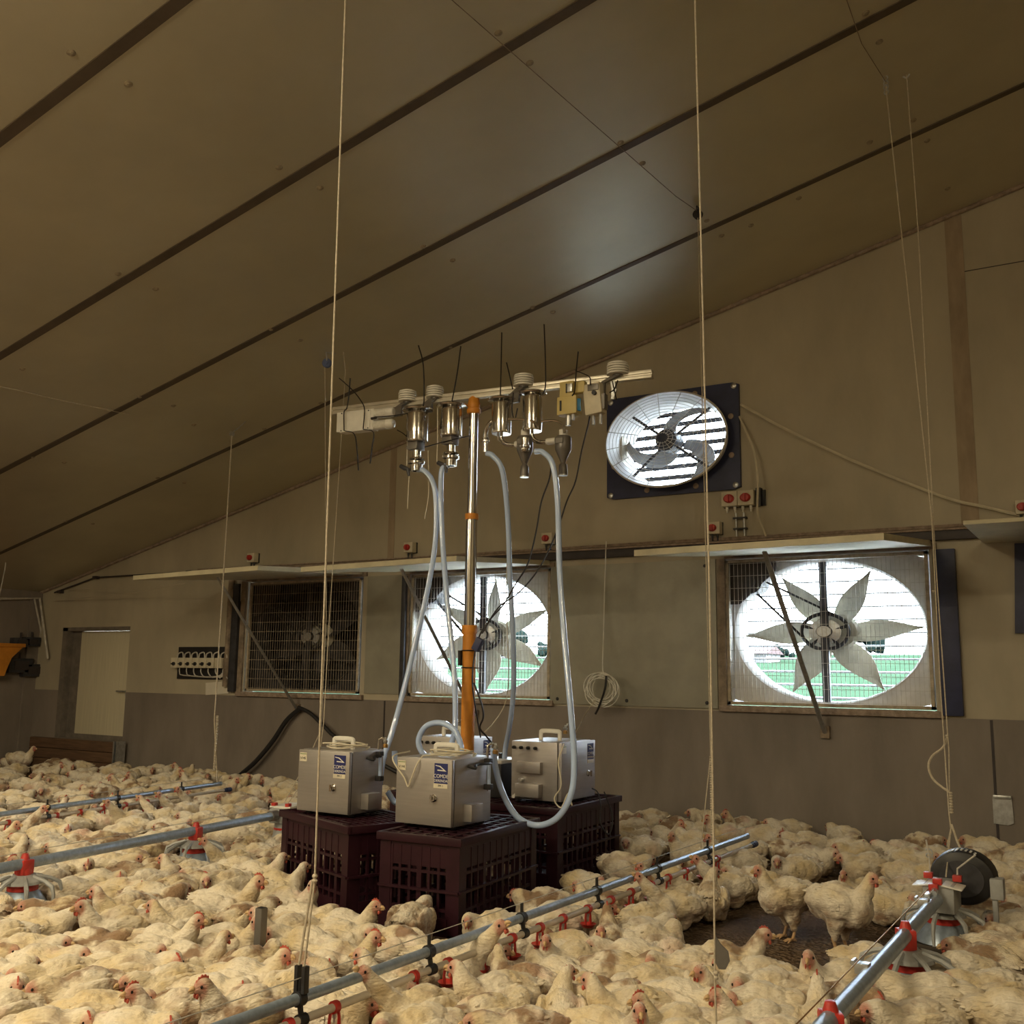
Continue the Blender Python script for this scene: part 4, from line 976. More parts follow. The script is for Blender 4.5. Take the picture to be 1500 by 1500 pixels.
cable([(858, 1140, -1.95), (862, 1152, -1.9), (875, 1160, -1.95), (880, 1180, -2.0), (879, 1205, -2.05), (892, 1222, -2.0), (897, 1195, -1.95), (885, 1160, -1.9)], 'black lead looped over the right-hand crate edge', .004, m_black)
# coil of white cord on the blank panel
P_ = []
for k in range(7 * 24 + 1):
    a = 2 * pi * k / 24; s = 1 + .12 * sin(a * .37 + 1); P_.append(at(880, 1010, -.19) + Vector((.115 * s * cos(a) + .03 * sin(a * .21), -.01 * sin(a * .5), .105 * s * sin(a) + .02 * sin(a * .33))))
t = thing('cord_coil', 'coil of white cord hanging in front of the blank grey panel', 'cord', at(888, 793, -.06))
b = MB(off=t.location); b.tube(P_, .0042, 5); b.build('coiled_cord', m_white, t)
b = MB(off=t.location); b.tube(smooth_path([at(888, 793, -.06), at(886, 850, -.06), at(884, 930, -.16), at(883, 982, -.19), at(890, 990, -.2)], 5), .0045, 6); b.build('hanging_cord', m_white, t)
b = MB(off=t.location); b.tube(smooth_path([at(888, 990, -.205), at(886, 1010, -.22), at(877, 1036, -.21), at(872, 1046, -.21)], 4), .008, 6); b.build('black_tie', m_black, t)
b = MB(off=t.location); b.tube(smooth_path([at(872, 1025, -.2), at(858, 1045, -.3), at(845, 1070, -.9), at(836, 1084, -1.5)], 5), .0028, 5); b.build('loose_end', m_string, t)

# ================================================================== feeding and drinking lines
m_pipe = mat('grey_pipe', (0.36, 0.44, 0.55), 0.34, metal=0.45, var=0.2, scale=14, stretch=(3, 3, 3))
m_wpipe = mat('white_pipe', (0.70, 0.63, 0.53), 0.4, var=0.12, scale=10)
m_pan = mat('grey_pan', (0.40, 0.41, 0.41), 0.42, var=0.25, scale=12)
m_pan_d = mat('dirty_dish', (0.13, 0.11, 0.09), 0.6, var=0.4, scale=16)

def drinker(label, x0, y0, x1, y1, z, cups, clips, wire, rp=.0155):
    """support pipe, water pipe below it, cups and clips along it (given by their distance y)"""
    t = thing('drinker_line', label, 'drinker line', (x1, y1, z), 0, 'nipple drinker lines')
    A, B = Vector((x0 - x1, y0 - y1, 0)), Vector((0, 0, 0)); D = (B - A).normalized(); S = Vector((D.y, -D.x, 0))
    W = S * .012 + Vector((0, 0, -.052))
    b = MB(); b.tube([A, B], rp, 14); b.build('support_pipe', m_pipe, t)
    b = MB(); b.tube([A + W, B + W + D * .05], .0115, 12); b.build('water_pipe', m_wpipe, t)
    b = MB(); b.tube([B + W + D * .05, B + W + D * .10], .017, 10); b.tube([B + W + D * .02, B + W + D * .05], .014, 10); b.build('end_cap', m_navy, t)
    def pos(y): return A + (B - A) * ((y - y0) / (y1 - y0))
    for y in clips:
        p = pos(y); b = MB()
        b.tube([p - D * .012, p + D * .012], .021, 12); b.tube([p + W - D * .014, p + W + D * .014], .0165, 12); b.tube([p, p + W], .008, 6); b.tube([p, p + Vector((0, 0, .052))], .006, 6); b.build('pipe_clip', m_black, t)
    for y in cups:
        p = pos(y) + W; b = MB()
        b.tube([p - D * .009, p + D * .009], .0175, 12)
        for s in (-1, 1): b.tube([p + D * s * .014 + Vector((0, 0, -.006)), p + D * s * .02 + Vector((0, 0, -.03)), p + D * s * .02 + Vector((0, 0, -.062))], [.005, .0045, .006], 6)
        b.lathe([(.008, -.072), (.02, -.07), (.031, -.058), (.033, -.056), (.03, -.058), (.015, -.064), (0, -.065)], tr(*p), 16)
        c = b.build('drip_cup', m_red, t)
        b = MB(); b.lathe([(.006, -.015), (.006, -.028), (.003, -.03), (.003, -.04), (0, -.04)], tr(*p), 10); b.build('nipple', m_galv, c)
    if wire:
        b = MB(); b.tube([A + Vector((0, 0, .052)), B + Vector((0, 0, .052))], .0016, 5); b.build('anti_perch_wire', m_wire, t)
    return t
def y_on(px, py, X): return atx(px, py, X).y
XD = -1.95
CUPS = [y_on(px, py, XD) for px, py in ((436, 1488), (501, 1463), (562, 1438), (613, 1415), (661, 1395), (708, 1377), (751, 1360), (790, 1343), (822, 1330), (857, 1316), (889, 1303), (917, 1292), (945, 1281), (969, 1271), (993, 1262), (1017, 1252), (1037, 1245))]
CLIP = [y_on(px, py, XD) for px, py in ((455, 1462), (638, 1390), (768, 1342), (873, 1303), (957, 1270), (1027, 1240))]
drinker('drinker line with red cups crossing in front of the crates', -2.01, -5.75, -1.90, -1.52, .22, CUPS, CLIP, True)
XE = -6.0
CUPE = [y_on(px, py, XE) for px, py in ((-8, 1200), (30, 1192), (70, 1186), (108, 1180), (145, 1174), (182, 1168), (217, 1163), (247, 1158), (281, 1153))]
CLIE = [y_on(px, py, XE) for px, py in ((56, 1186), (170, 1170), (275, 1150))]
drinker('far drinker line with red cups at the left, nearest the door', -5.80, -3.95, -6.12, -1.42, .22, CUPE, CLIE, True)
q = atx(1043, 1254, -1.90); b = MB(off=(q.x, q.y, 0)); b.box(q.x - .012, q.x + .012, q.y - .01, q.y + .01, 0.0, q.z, bev=.003)
tag(b.build('pipe_leg', m_galv), 'short upright steel leg under the far end of the near drinker line', 'leg')

def pan_parts(t):
    """feeder pan hanging from a pipe whose centre is at z = 0"""
    b = MB(); b.box(-.028, .028, -.03, .03, -.045, .018, bev=.008); b.lathe([(.03, -.05), (.034, -.03), (.026, -.01), (.02, .02), (.013, .042), (0, .045)], None, 12); b.build('clamp', m_red, t)
    b = MB(); b.lathe([(.034, -.046), (.05, -.05), (.085, -.068), (.088, -.08), (.082, -.08), (.048, -.058), (.034, -.052)], None, 28); b.build('cone_top', m_pan, t)
    for k in range(8):
        a = 2 * pi * k / 8 + .2; c, s = cos(a), sin(a)
        b = MB(); b.tube([(.05 * c, .05 * s, -.052), (.11 * c, .11 * s, -.068), (.148 * c, .148 * s, -.088), (.158 * c, .158 * s, -.12), (.155 * c, .155 * s, -.175)], [.009, .009, .010, .0075, .006], 6); b.build('grill_arm', m_pan, t)
    b = MB(); b.lathe([(.062, -.078), (.064, -.08), (.064, -.108), (.06, -.11)], None, 26); b.build('red_band', m_red, t)
    b = MB(); b.lathe([(.06, -.108), (.072, -.118), (.105, -.165), (.11, -.178), (.10, -.178)], None, 26); b.build('inner_cone', m_pipe, t)
    b = MB(); b.lathe([(0, -.212), (.10, -.212), (.145, -.198), (.168, -.168), (.172, -.166), (.17, -.172), (.148, -.204), (.10, -.222), (0, -.222)], None, 34); b.build('dish', m_pan_d, t)
first_pan = None
def pan(x, y, z, label, rz=0):
    global first_pan
    if first_pan is None:
        first_pan = thing('feeder_pan', label, 'feeder pan', (x, y, z), rz, 'round feeder pans'); pan_parts(first_pan); return first_pan
    return copy_tree(first_pan, (x, y, z), rz, label)
ZF = .245
# left feeder line
fa, fb = ground(0, 1272, ZF), ground(400, 1195, ZF); fd = (fb - fa).normalized()
t = thing('feeder_line', 'galvanised feeder pipe at the left carrying two pans', 'feeder line', (fb.x, fb.y, ZF), 0, 'feeder pipes')
b = MB(off=fb); b.tube([fa - fd * 1.1, fb + fd * .02], .0235, 16); b.build('auger_pipe', m_pipe, t)
b = MB(off=fb); b.tube([fa - fd * 1.1 + Vector((0, 0, .05)), fb + Vector((0, 0, .05))], .0016, 5); b.build('shock_wire', m_wire, t)
b = MB(off=fb)
b.tube([fb - fd * .03, fb + fd * .03], .03, 14); b.build('pipe_collar', m_grey, t)
def on_line(a, d, px, py): # place on a line (x,y) under a pixel column
    best = None
    r_ = ray(px, py); A = Vector((r_.x, r_.y)); D = Vector((d.x, d.y)); O = Vector((a.x - CAM.x, a.y - CAM.y))
    den = A.x * D.y - A.y * D.x; s = -(O.x * A.y - O.y * A.x) / -den if abs(den) > 1e-9 else 0
    s = (O.x * A.y - O.y * A.x) / (-den) if abs(den) > 1e-9 else 0
    s = (A.x * O.y - A.y * O.x) / (A.y * D.x - A.x * D.y)
    return a + d * s
q = on_line(fa, fd, 36, 1266); pan(q.x, q.y, ZF, 'round feeder pan with red clamp at the left edge', .1)
q = on_line(fa, fd, 287, 1217); pan(q.x, q.y, ZF, 'round feeder pan with red clamp, second from the left edge', .3)
t = thing('feeder_drive', 'grey control unit at the left feeder line end beside the crate', 'feeder drive', (fb.x + fd.x * .12, fb.y + fd.y * .12, ZF), atan2(fd.y, fd.x) - pi / 2)
b = MB(); b.box(-.06, .06, -.08, .12, -.05, .035, bev=.008); b.build('housing', m_pan, t)
b = MB(); b.box(-.075, .075, -.06, .13, .035, .048, bev=.003); b.build('lid', m_white, t)
for x in (-.05, .05):
    b = MB(); b.box(x - .014, x + .014, -.06, -.03, .045, .065, bev=.003); b.build('red_clip', m_red, t)
b = MB(); b.lathe([(0, -.225), (.10, -.225), (.15, -.19), (.155, -.185), (.10, -.19), (.07, -.12), (.06, -.05)], None, 26); b.build('dish', m_pan, t)
b = MB(); b.lathe([(.063, -.11), (.066, -.10), (.066, -.08), (.06, -.075)], None, 22); b.build('red_band', m_red, t)
# right feeder line
ga, gb = ground(1210, 1500, ZF), ground(1372, 1318, ZF); gd = (gb - ga).normalized()
t = thing('feeder_line', 'galvanised feeder pipe at lower right with red clamps and pans', 'feeder line', (gb.x, gb.y, ZF), 0, 'feeder pipes')
b = MB(off=gb); b.tube([ga - gd * .9, gb], .0235, 18); b.build('auger_pipe', m_pipe, t)
b = MB(off=gb); b.tube([ga - gd * .9 + Vector((-.03, 0, .035)), gb + Vector((-.03, 0, .035))], .002, 5); b.build('shock_wire', m_brass, t)
gs = Vector((gd.y, -gd.x, 0))
for px, py in ((1275, 1440), (1362, 1342)):
    q = on_line(ga, gd, px, py); b = MB(off=gb); b.box(-.04, .0, -.02, .02, .0, .03, tr(q.x, q.y, ZF), bev=.003); b.tube([(q.x - .045, q.y - .02, ZF + .03), (q.x - .045, q.y + .02, ZF + .03)], .007, 6); b.build('wire_bracket', m_galv, t)
for px, py, lb in ((1217, 1492, 'feeder pan under the red clamp at the bottom edge'), (1327, 1374, 'feeder pan under the red clamp in the middle of the right feeder pipe'), (1380, 1316, 'feeder pan below the motor unit on the right')):
    q = on_line(ga, gd, px, py); pan(q.x, q.y, ZF, lb, .5)
q = gb + gd * .10
t = thing('feeder_drive', 'grey feeder motor unit with white lid flaps on the right', 'feeder drive', (q.x, q.y, ZF), atan2(gd.y, gd.x) - pi / 2)
b = MB(); b.box(-.055, .06, -.075, .11, -.055, .05, bev=.006); b.build('housing', m_pan, t)
for s, x0, x1 in ((-1, -.085, -.01), (1, .01, .085)):
    b = MB(); b.box(x0, x1, -.085, .03, .05, .056, roty(radians(8 * s)), bev=.002); b.build('lid_flap', m_white, t)
for x, y, z in ((-.05, .045, .065), (.06, .035, .065), (0, -.06, .062), (-.01, -.095, .045)):
    b = MB(); b.box(x - .017, x + .017, y - .014, y + .014, z - .012, z + .012, bev=.003); b.build('red_clip', m_red, t)
b = MB(); b.lathe([(.0, 0), (.095, 0), (.12, .01), (.125, .02), (.125, .12), (.11, .13), (0, .13)], tr(.06, .15, .045) @ rotx(-pi / 2), 30, 1, .85); b.build('motor_drum', m_black, t)
b = MB(); b.lathe([(.085, -.004), (.085, .0), (0, 0)], tr(.06, .148, .045) @ rotx(-pi / 2), 26, 1, .85); b.build('drum_face', m_dark, t)
b = MB()
for k in range(9): a = pi * .30 + k * pi * .05; b.box(-.004, .004, 0, .05, .1265 * .86, .1285 * .86, tr(.06, .17, .045) @ roty(pi / 2 - a))
b.build('drum_label', m_white, t)
b = MB(); b.box(.165, .215, .13, .2, -.02, .06, bev=.006); b.box(.17, .19, .14, .17, -.12, -.02, bev=.004); b.build('terminal_box', m_pan, t)
for P_ in ([(-.045, .05, .06), (-.045, .06, .13), (-.055, .06, .20)], [(.06, .04, .07), (.06, .05, .10), (.13, .05, .16)]):
    b = MB(); b.tube(P_, .0035, 6); b.build('wire_hook', m_wire, t)
b = MB(); b.tube(smooth_path([(-.045 + .012 * cos(a * .7), .06, .13 + .012 * sin(a * .7) + .002 * a) for a in range(14)], 2), .003, 5); b.build('spring', m_galv, t)
b = MB(); b.tube([(-.005, -.1, .035), (-.002, -.15, .03)], .013, 8); b.box(-.03, -.008, -.20, -.12, .015, .035, bev=.003); b.build('coupling', m_galv, t)

# ------------------------------------------------------------------ strings, pulleys and ropes
def cord(P_, label, r=.0034, m_=m_string, nm='suspension_cord', cat='cord', sub=1, group=None):
    b = MB(off=P_[-1]); b.tube(P_ if sub == 1 else smooth_path(P_, sub), r, 6); return tag(b.build(nm, m_), label, cat, group)
def rope_thing(label, P_, knots=(), r=.0029, clip=None, m_=m_string):
    t = thing('suspension_cord', label, 'cord', P_[-1], 0, 'cords hanging from the roof'); b = MB(off=t.location); b.tube(P_, r, 6); b.build('cord', m_, t)
    for k, h, rr in knots:
        b = MB(off=t.location); n = int(h / .012)
        for i in range(n): b.lathe([(rr * .7, -.005), (rr, 0), (rr * .7, .005)], tr(k.x, k.y, k.z + i * .012), 8)
        b.build('knot', m_string, t)
    return t
# near drinker line, left-hand end (string beside the left sampler)
SX, SY = -1.985, CLIP[0]
top = Vector((SX, SY, roof_z(SX))); kn = at(461, 1290, SY)
rope_thing('long pale cord at left holding up the near drinker line', [top, kn, Vector((SX + .004, SY, .27))], [(kn, .03, .008)])
b = MB(off=(SX, SY, .235)); b.tube([kn + Vector((-.008, 0, -.0)), Vector((SX - .012, SY, .30)), Vector((SX - .012, SY, .27))], .0035, 6); tag(b.build('cord_tail', m_string), 'second strand doubled below the knot of the long left cord', 'cord')
b = MB(off=(SX, SY, .235))
for s in (-.013, .013): b.box(SX + s - .006, SX + s + .006, SY - .01, SY + .01, .235, .305, bev=.002)
tag(b.build('cord_clip', m_black), 'black clip where the long left cord meets the drinker pipe', 'clip')
# far end of the near drinker line, from the pulley on the ceiling
pt = roof(1022, 303); e = Vector((-1.913, CLIP[-1] - .1, .245)); k1 = at(1041, 1105, e.y - .0)
rope_thing('cord from the ceiling pulley down to the far end of the near drinker line', [pt + Vector((0, 0, -.03)), k1, e], [(at(1044, 1225, e.y), .40, .011)])
b = MB(off=pt); b.lathe([(.03, -.012), (.022, -.004), (.022, .004), (.03, .012)], tr(pt.x, pt.y, pt.z - .05) @ rotx(pi / 2), 16); b.tube([pt + Vector((0, -.016, -.05)), pt + Vector((0, -.016, .0)), pt + Vector((0, .016, .0)), pt + Vector((0, .016, -.05))], .005, 6)
tag(b.build('ceiling_pulley', m_black), 'small black pulley on the ceiling near the bright patch', 'pulley')
w0 = roof(655, -10)
b = MB(off=pt); b.tube([w0 + Vector((0, 0, -.012)), roof(990, 283) + Vector((0, 0, -.02)), pt + Vector((0, 0, -.03))], .0022, 5); tag(b.build('winch_wire', m_rust), 'thin brown wire running along the ceiling to the black pulley', 'wire')
# the nearer string on the right
ny = -4.45; n0 = at(1018, 0, ny); n1 = at(1052, 1512, ny)
top = Vector((n0.x, ny, roof_z(n0.x))); end = at(1050, 1420, ny)
t = rope_thing('long pale cord nearest the camera right of centre, with a grey tag near its foot', [top, n0, at(1030, 480, ny), at(1040, 900, ny), at(1046, 1280, ny), at(1047, 1430, ny), at(1051, 1560, ny)], [(at(1049, 1432, ny), .025, .007)], r=.0026)
q = at(1059, 1400, ny); b = MB(off=t.location); b.poly([q + Vector(v) for v in ((-.022, 0, .05), (-.008, 0, .03), (.014, 0, .012), (.018, 0, -.012), (.006, 0, -.034), (-.012, 0, -.036), (-.022, 0, -.02))], (0, .004, 0)); b.build('grey_tag', m_grey, t)
# right-hand pair down to the feeder motor
ra, rb = roof(1297, 112), roof(1328, 110); re = Vector((gb.x + .02, gb.y + .12, ZF + .07))
k2 = at(1396, 1165, -2.1)
rope_thing('left of the two cords hanging to the feeder motor on the right', [ra + Vector((0, 0, -.06)), at(1365, 760, -2.05), at(1377, 1000, -2.08), at(1390, 1190, -2.15), at(1393, 1215, -2.2), re], [(at(1394, 1190, -2.15), .10, .009)])
rope_thing('right of the two cords hanging to the feeder motor on the right', [rb, at(1345, 340, -2.0), at(1368, 780, -2.04), at(1373, 860, -2.06), at(1383, 1000, -2.08), at(1388, 1075, -2.1), at(1390, 1100, -2.1), at(1391, 1180, -2.14)], [(at(1367, 866, -2.06), .02, .008), (at(1387, 1078, -2.1), .02, .008)])
cord([at(1388, 1078, -2.1), at(1381, 1095, -2.1), at(1366, 1107, -2.1), at(1360, 1122, -2.1), at(1366, 1140, -2.1), at(1380, 1153, -2.12), at(1391, 1160, -2.14)], 'slack loop of cord beside the pair above the feeder motor', .0055, sub=5)
cord([at(1394, 1208, -2.2), at(1402, 1232, -2.25), at(1412, 1255, -2.3)], 'short frayed cord end running to the black motor drum', .005)
cord([at(1394, 1212, -2.2), at(1388, 1240, -2.2)], 'short frayed cord end hanging left of the motor cords', .005)
cord([roof(1236, -15) + Vector((0, 0, -.01)), roof(1262, 60) + Vector((0, 0, -.015)), ra + Vector((0, 0, -.03))], 'thin wire along the ceiling to the right-hand cord fixing', .002, m_rust, 'winch_wire', 'wire')
b = MB(off=ra)
for i in range(4): b.tube([ra + Vector((.012 * cos(a * .785), .006 * (i % 2), -.01 - .026 * i + .014 * sin(a * .785))) for a in range(9)], .004, 5)
tag(b.build('hook_chain', m_galv), 'small steel hook and chain on the ceiling at upper right', 'hook')
b = MB(off=rb); b.tube([rb + Vector((-.02, 0, 0)), rb + Vector((0, 0, -.02)), rb + Vector((.015, 0, 0))], .005, 6); tag(b.build('eye_bolt', m_galv), 'small eye bolt on the ceiling right of the hook chain', 'hook')
# far left drinker line
la = roof(340, 632); le = Vector((-6.12, -1.46, .235)); lk = at(314, 1055, -1.5)
rope_thing('pale cord in front of the shut fan down to the far drinker line', [la, at(330, 800, la.y + (le.y - la.y) * .35), lk, le], [(at(314, 1128, -1.48), .42, .013)], r=.0055)
b = MB(off=la); q = roof(360, 617); b.tube([la + Vector((0, 0, -.01)), (la + q) / 2 + Vector((0, 0, -.012)), q], .005, 6); b.lathe([(.02, -.012), (.014, 0), (.02, .012)], tr(la.x, la.y, la.z - .02) @ rotx(pi / 2), 12)
tag(b.build('ceiling_hook', m_galv), 'short twisted hook and roller on the ceiling above the shut fan', 'hook')
# left feeder line end: blue pulley with its cords
bp_ = roof(487, 516); bq = at(479, 532, bp_.y)
t = thing('blue_pulley', 'small blue pulley wheel hanging from the ceiling left of the cross bar', 'pulley', bq)
b = MB(); b.lathe([(.03, -.014), (.034, -.01), (.022, 0), (.034, .01), (.03, .014)], rotz(radians(25)) @ rotx(pi / 2), 20); b.lathe([(.012, -.02), (.012, .02)], rotz(radians(25)) @ rotx(pi / 2), 10); b.build('wheel', mat('pulley_blue', (.10, .14, .30), .4), t)
b = MB(off=bq); b.tube([bq, roof(478, 516), roof(492, 518)], .006, 6); b.build('hook', m_galv, t)
fe = Vector((fb.x + fd.x * .1, fb.y + fd.y * .1, ZF + .06))
rope_thing('left strand of the cords running down from the blue pulley', [bq + Vector((-.02, 0, 0)), at(478, 900, bq.y), at(470, 1070, fe.y), at(452, 1110, fe.y), fe])
rq = roof(503, 516)
rope_thing('right strand of the cords left of the cross bar, from a small ceiling hook', [rq, at(506, 545, rq.y), at(500, 640, rq.y), at(483, 900, (rq.y + fe.y) / 2), at(474, 1060, fe.y), at(468, 1110, fe.y + .02), fe + Vector((.03, 0, 0))])
# far left hose / cord at the edge and corner drop
b = MB(off=at(0, 890, -1.0)); b.tube([at(10, 752, -1.0), at(14, 783, -1.0)], .013, 8); b.tube([at(14, 783, -1.0), at(7, 835, -1.0), at(0, 868, -1.0), at(-6, 900, -1.0)], .006, 6)
b.tube([at(10, 752, -1.0), Vector((at(10, 752, -1.0).x, -1.0, roof_z(at(10, 752, -1.0).x)))], .003, 5)
tag(b.build('hanging_rod', m_wire), 'thin pale rod and cord hanging at the left edge', 'cord')
# ceiling pipe wire at far left
b = MB(off=roof(0, 565)); b.tube([roof(-12, 562) + Vector((0, 0, -.008)), roof(25, 570) + Vector((0, 0, -.006)), roof(90, 586) + Vector((0, 0, -.004)), roof(190, 606) + Vector((0, 0, -.004))], .004, 5); tag(b.build('ceiling_wire', m_string), 'pale wire stretched along the ceiling at far left', 'wire')

# steel stake and its foot bar in the flock
s0 = ground(378, 1436); stz = at(385, 1330, s0.y).z
t = thing('steel_stake', 'upright square steel stake standing among the chickens at left', 'stake', (s0.x, s0.y, 0))
b = MB(); b.box(-.016, .016, -.016, .016, 0, stz, bev=.003); b.build('post', m_grey, t)
b = MB(); b.box(-.013, .013, -.013, .013, stz - .002, stz + .001); b.build('open_top', m_black, t)
g1 = ground(478, 1388, .03) - Vector((s0.x, s0.y, 0)); g1.z = .028
b = MB(); dq = g1.normalized(); L_ = g1.length; Mq = tr(0, 0, .028) @ rotz(atan2(g1.y, g1.x)); b.box(.02, L_, -.035, .035, -.026, .026, Mq, bev=.004); b.build('foot_bar', m_dark, t)
b = MB()
for z in (.03, .055): b.lathe([(.012, 0), (.012, .02), (0, .022)], tr(.02, -.005, z) @ roty(pi / 2), 8)
b.build('bolt', m_galv, t)

# ================================================================== the flock
def feather_material(name, soiled):
    m_ = bpy.data.materials.new(name); m_.use_nodes = True
    n, l = m_.node_tree.nodes, m_.node_tree.links; b = n['Principled BSDF']
    b.inputs['Roughness'].default_value = .85; b.inputs['Specular IOR Level'].default_value = .2
    b.inputs['Sheen Weight'].default_value = .25; b.inputs['Sheen Roughness'].default_value = .5
    tc = n.new('ShaderNodeTexCoord'); oi = n.new('ShaderNodeObjectInfo')
    cm = n.new('ShaderNodeCombineXYZ')
    for k, f in enumerate((13.7, 27.1, 41.3)):
        mu = n.new('ShaderNodeMath'); mu.operation = 'MULTIPLY'; mu.inputs[1].default_value = f; l.new(oi.outputs['Random'], mu.inputs[0]); l.new(mu.outputs[0], cm.inputs[k])
    va = n.new('ShaderNodeVectorMath'); va.operation = 'ADD'; l.new(tc.outputs['Object'], va.inputs[0]); l.new(cm.outputs[0], va.inputs[1])
    def nz(scale, det=4, stretch=None):
        q = n.new('ShaderNodeTexNoise'); q.inputs['Scale'].default_value = scale; q.inputs['Detail'].default_value = det
        if stretch:
            mp = n.new('ShaderNodeMapping'); mp.inputs['Scale'].default_value = stretch; l.new(va.outputs[0], mp.inputs['Vector']); l.new(mp.outputs[0], q.inputs['Vector'])
        else: l.new(va.outputs[0], q.inputs['Vector'])
        return q.outputs['Fac']
    def ramp(src, p0, p1):
        r = n.new('ShaderNodeMapRange'); r.inputs[1].default_value = p0; r.inputs[2].default_value = p1; l.new(src, r.inputs[0]); return r.outputs[0]
    def mix(fac, a, c):
        q = n.new('ShaderNodeMix'); q.data_type = 'RGBA'
        if isinstance(fac, float): q.inputs[0].default_value = fac
        else: l.new(fac, q.inputs[0])
        if isinstance(a, tuple): q.inputs[6].default_value = (*a, 1)
        else: l.new(a, q.inputs[6])
        q.inputs[7].default_value = (*c, 1); return q.outputs[2]
    def mul(a, c):
        q = n.new('ShaderNodeMath'); q.operation = 'MULTIPLY'
        l.new(a, q.inputs[0])
        if isinstance(c, float): q.inputs[1].default_value = c
        else: l.new(c, q.inputs[1])
        return q.outputs[0]
    col = mix(ramp(nz(7), .42, .68), (.80, .725, .60), (.70, .56, .33))                       # cream to yellowish
    col = mix(mul(ramp(nz(60, 3, (1, 2.2, 2.2)), .50, .72), .38), col, (.46, .37, .26))        # fine feather streaks
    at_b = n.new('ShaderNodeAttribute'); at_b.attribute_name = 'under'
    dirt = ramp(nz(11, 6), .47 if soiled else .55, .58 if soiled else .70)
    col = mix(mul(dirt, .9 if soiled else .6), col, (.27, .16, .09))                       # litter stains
    col = mix(mul(mul(ramp(nz(16, 5), .36, .58), at_b.outputs['Fac']), .9), col, (.25, .15, .09))  # lower flanks browned: litter stain, strengthened to stand in for shading
    col = mix(mul(ramp(nz(5, 3), .62, .75), .5), col, (.62, .36, .29))                         # thinly feathered skin
    at_f = n.new('ShaderNodeAttribute'); at_f.attribute_name = 'face'
    fc = mix(ramp(nz(45), .4, .65), (.56, .33, .25), (.50, .20, .15))
    q = n.new('ShaderNodeMix'); q.data_type = 'RGBA'; l.new(at_f.outputs['Fac'], q.inputs[0]); l.new(col, q.inputs[6]); l.new(fc, q.inputs[7])
    l.new(q.outputs[2], b.inputs['Base Color'])
    ad = n.new('ShaderNodeMath'); ad.operation = 'ADD'; l.new(nz(95, 3, (.5, 1.5, 1.5)), ad.inputs[0]); l.new(mul(nz(30, 4), 1.4), ad.inputs[1])
    bp = n.new('ShaderNodeBump'); bp.inputs['Strength'].default_value = .55; bp.inputs['Distance'].default_value = .012
    l.new(ad.outputs[0], bp.inputs['Height']); l.new(bp.outputs[0], b.inputs['Normal'])
    return m_
m_feather = [feather_material('feathers', False), feather_material('soiled_feathers', True)]
m_comb = mat('comb_red', (.50, .10, .065), .5, var=.2, scale=60)
m_beak = mat('beak_horn', (.62, .42, .22), .45, var=.15, scale=50)
m_eye = mat('eye_dark', (.012, .009, .008), .12, var=.02)
m_shank = mat('shank_yellow', (.52, .33, .17), .6, var=.25, scale=40)
SQ = .90
def lerp(a, b, t): return a + (b - a) * t

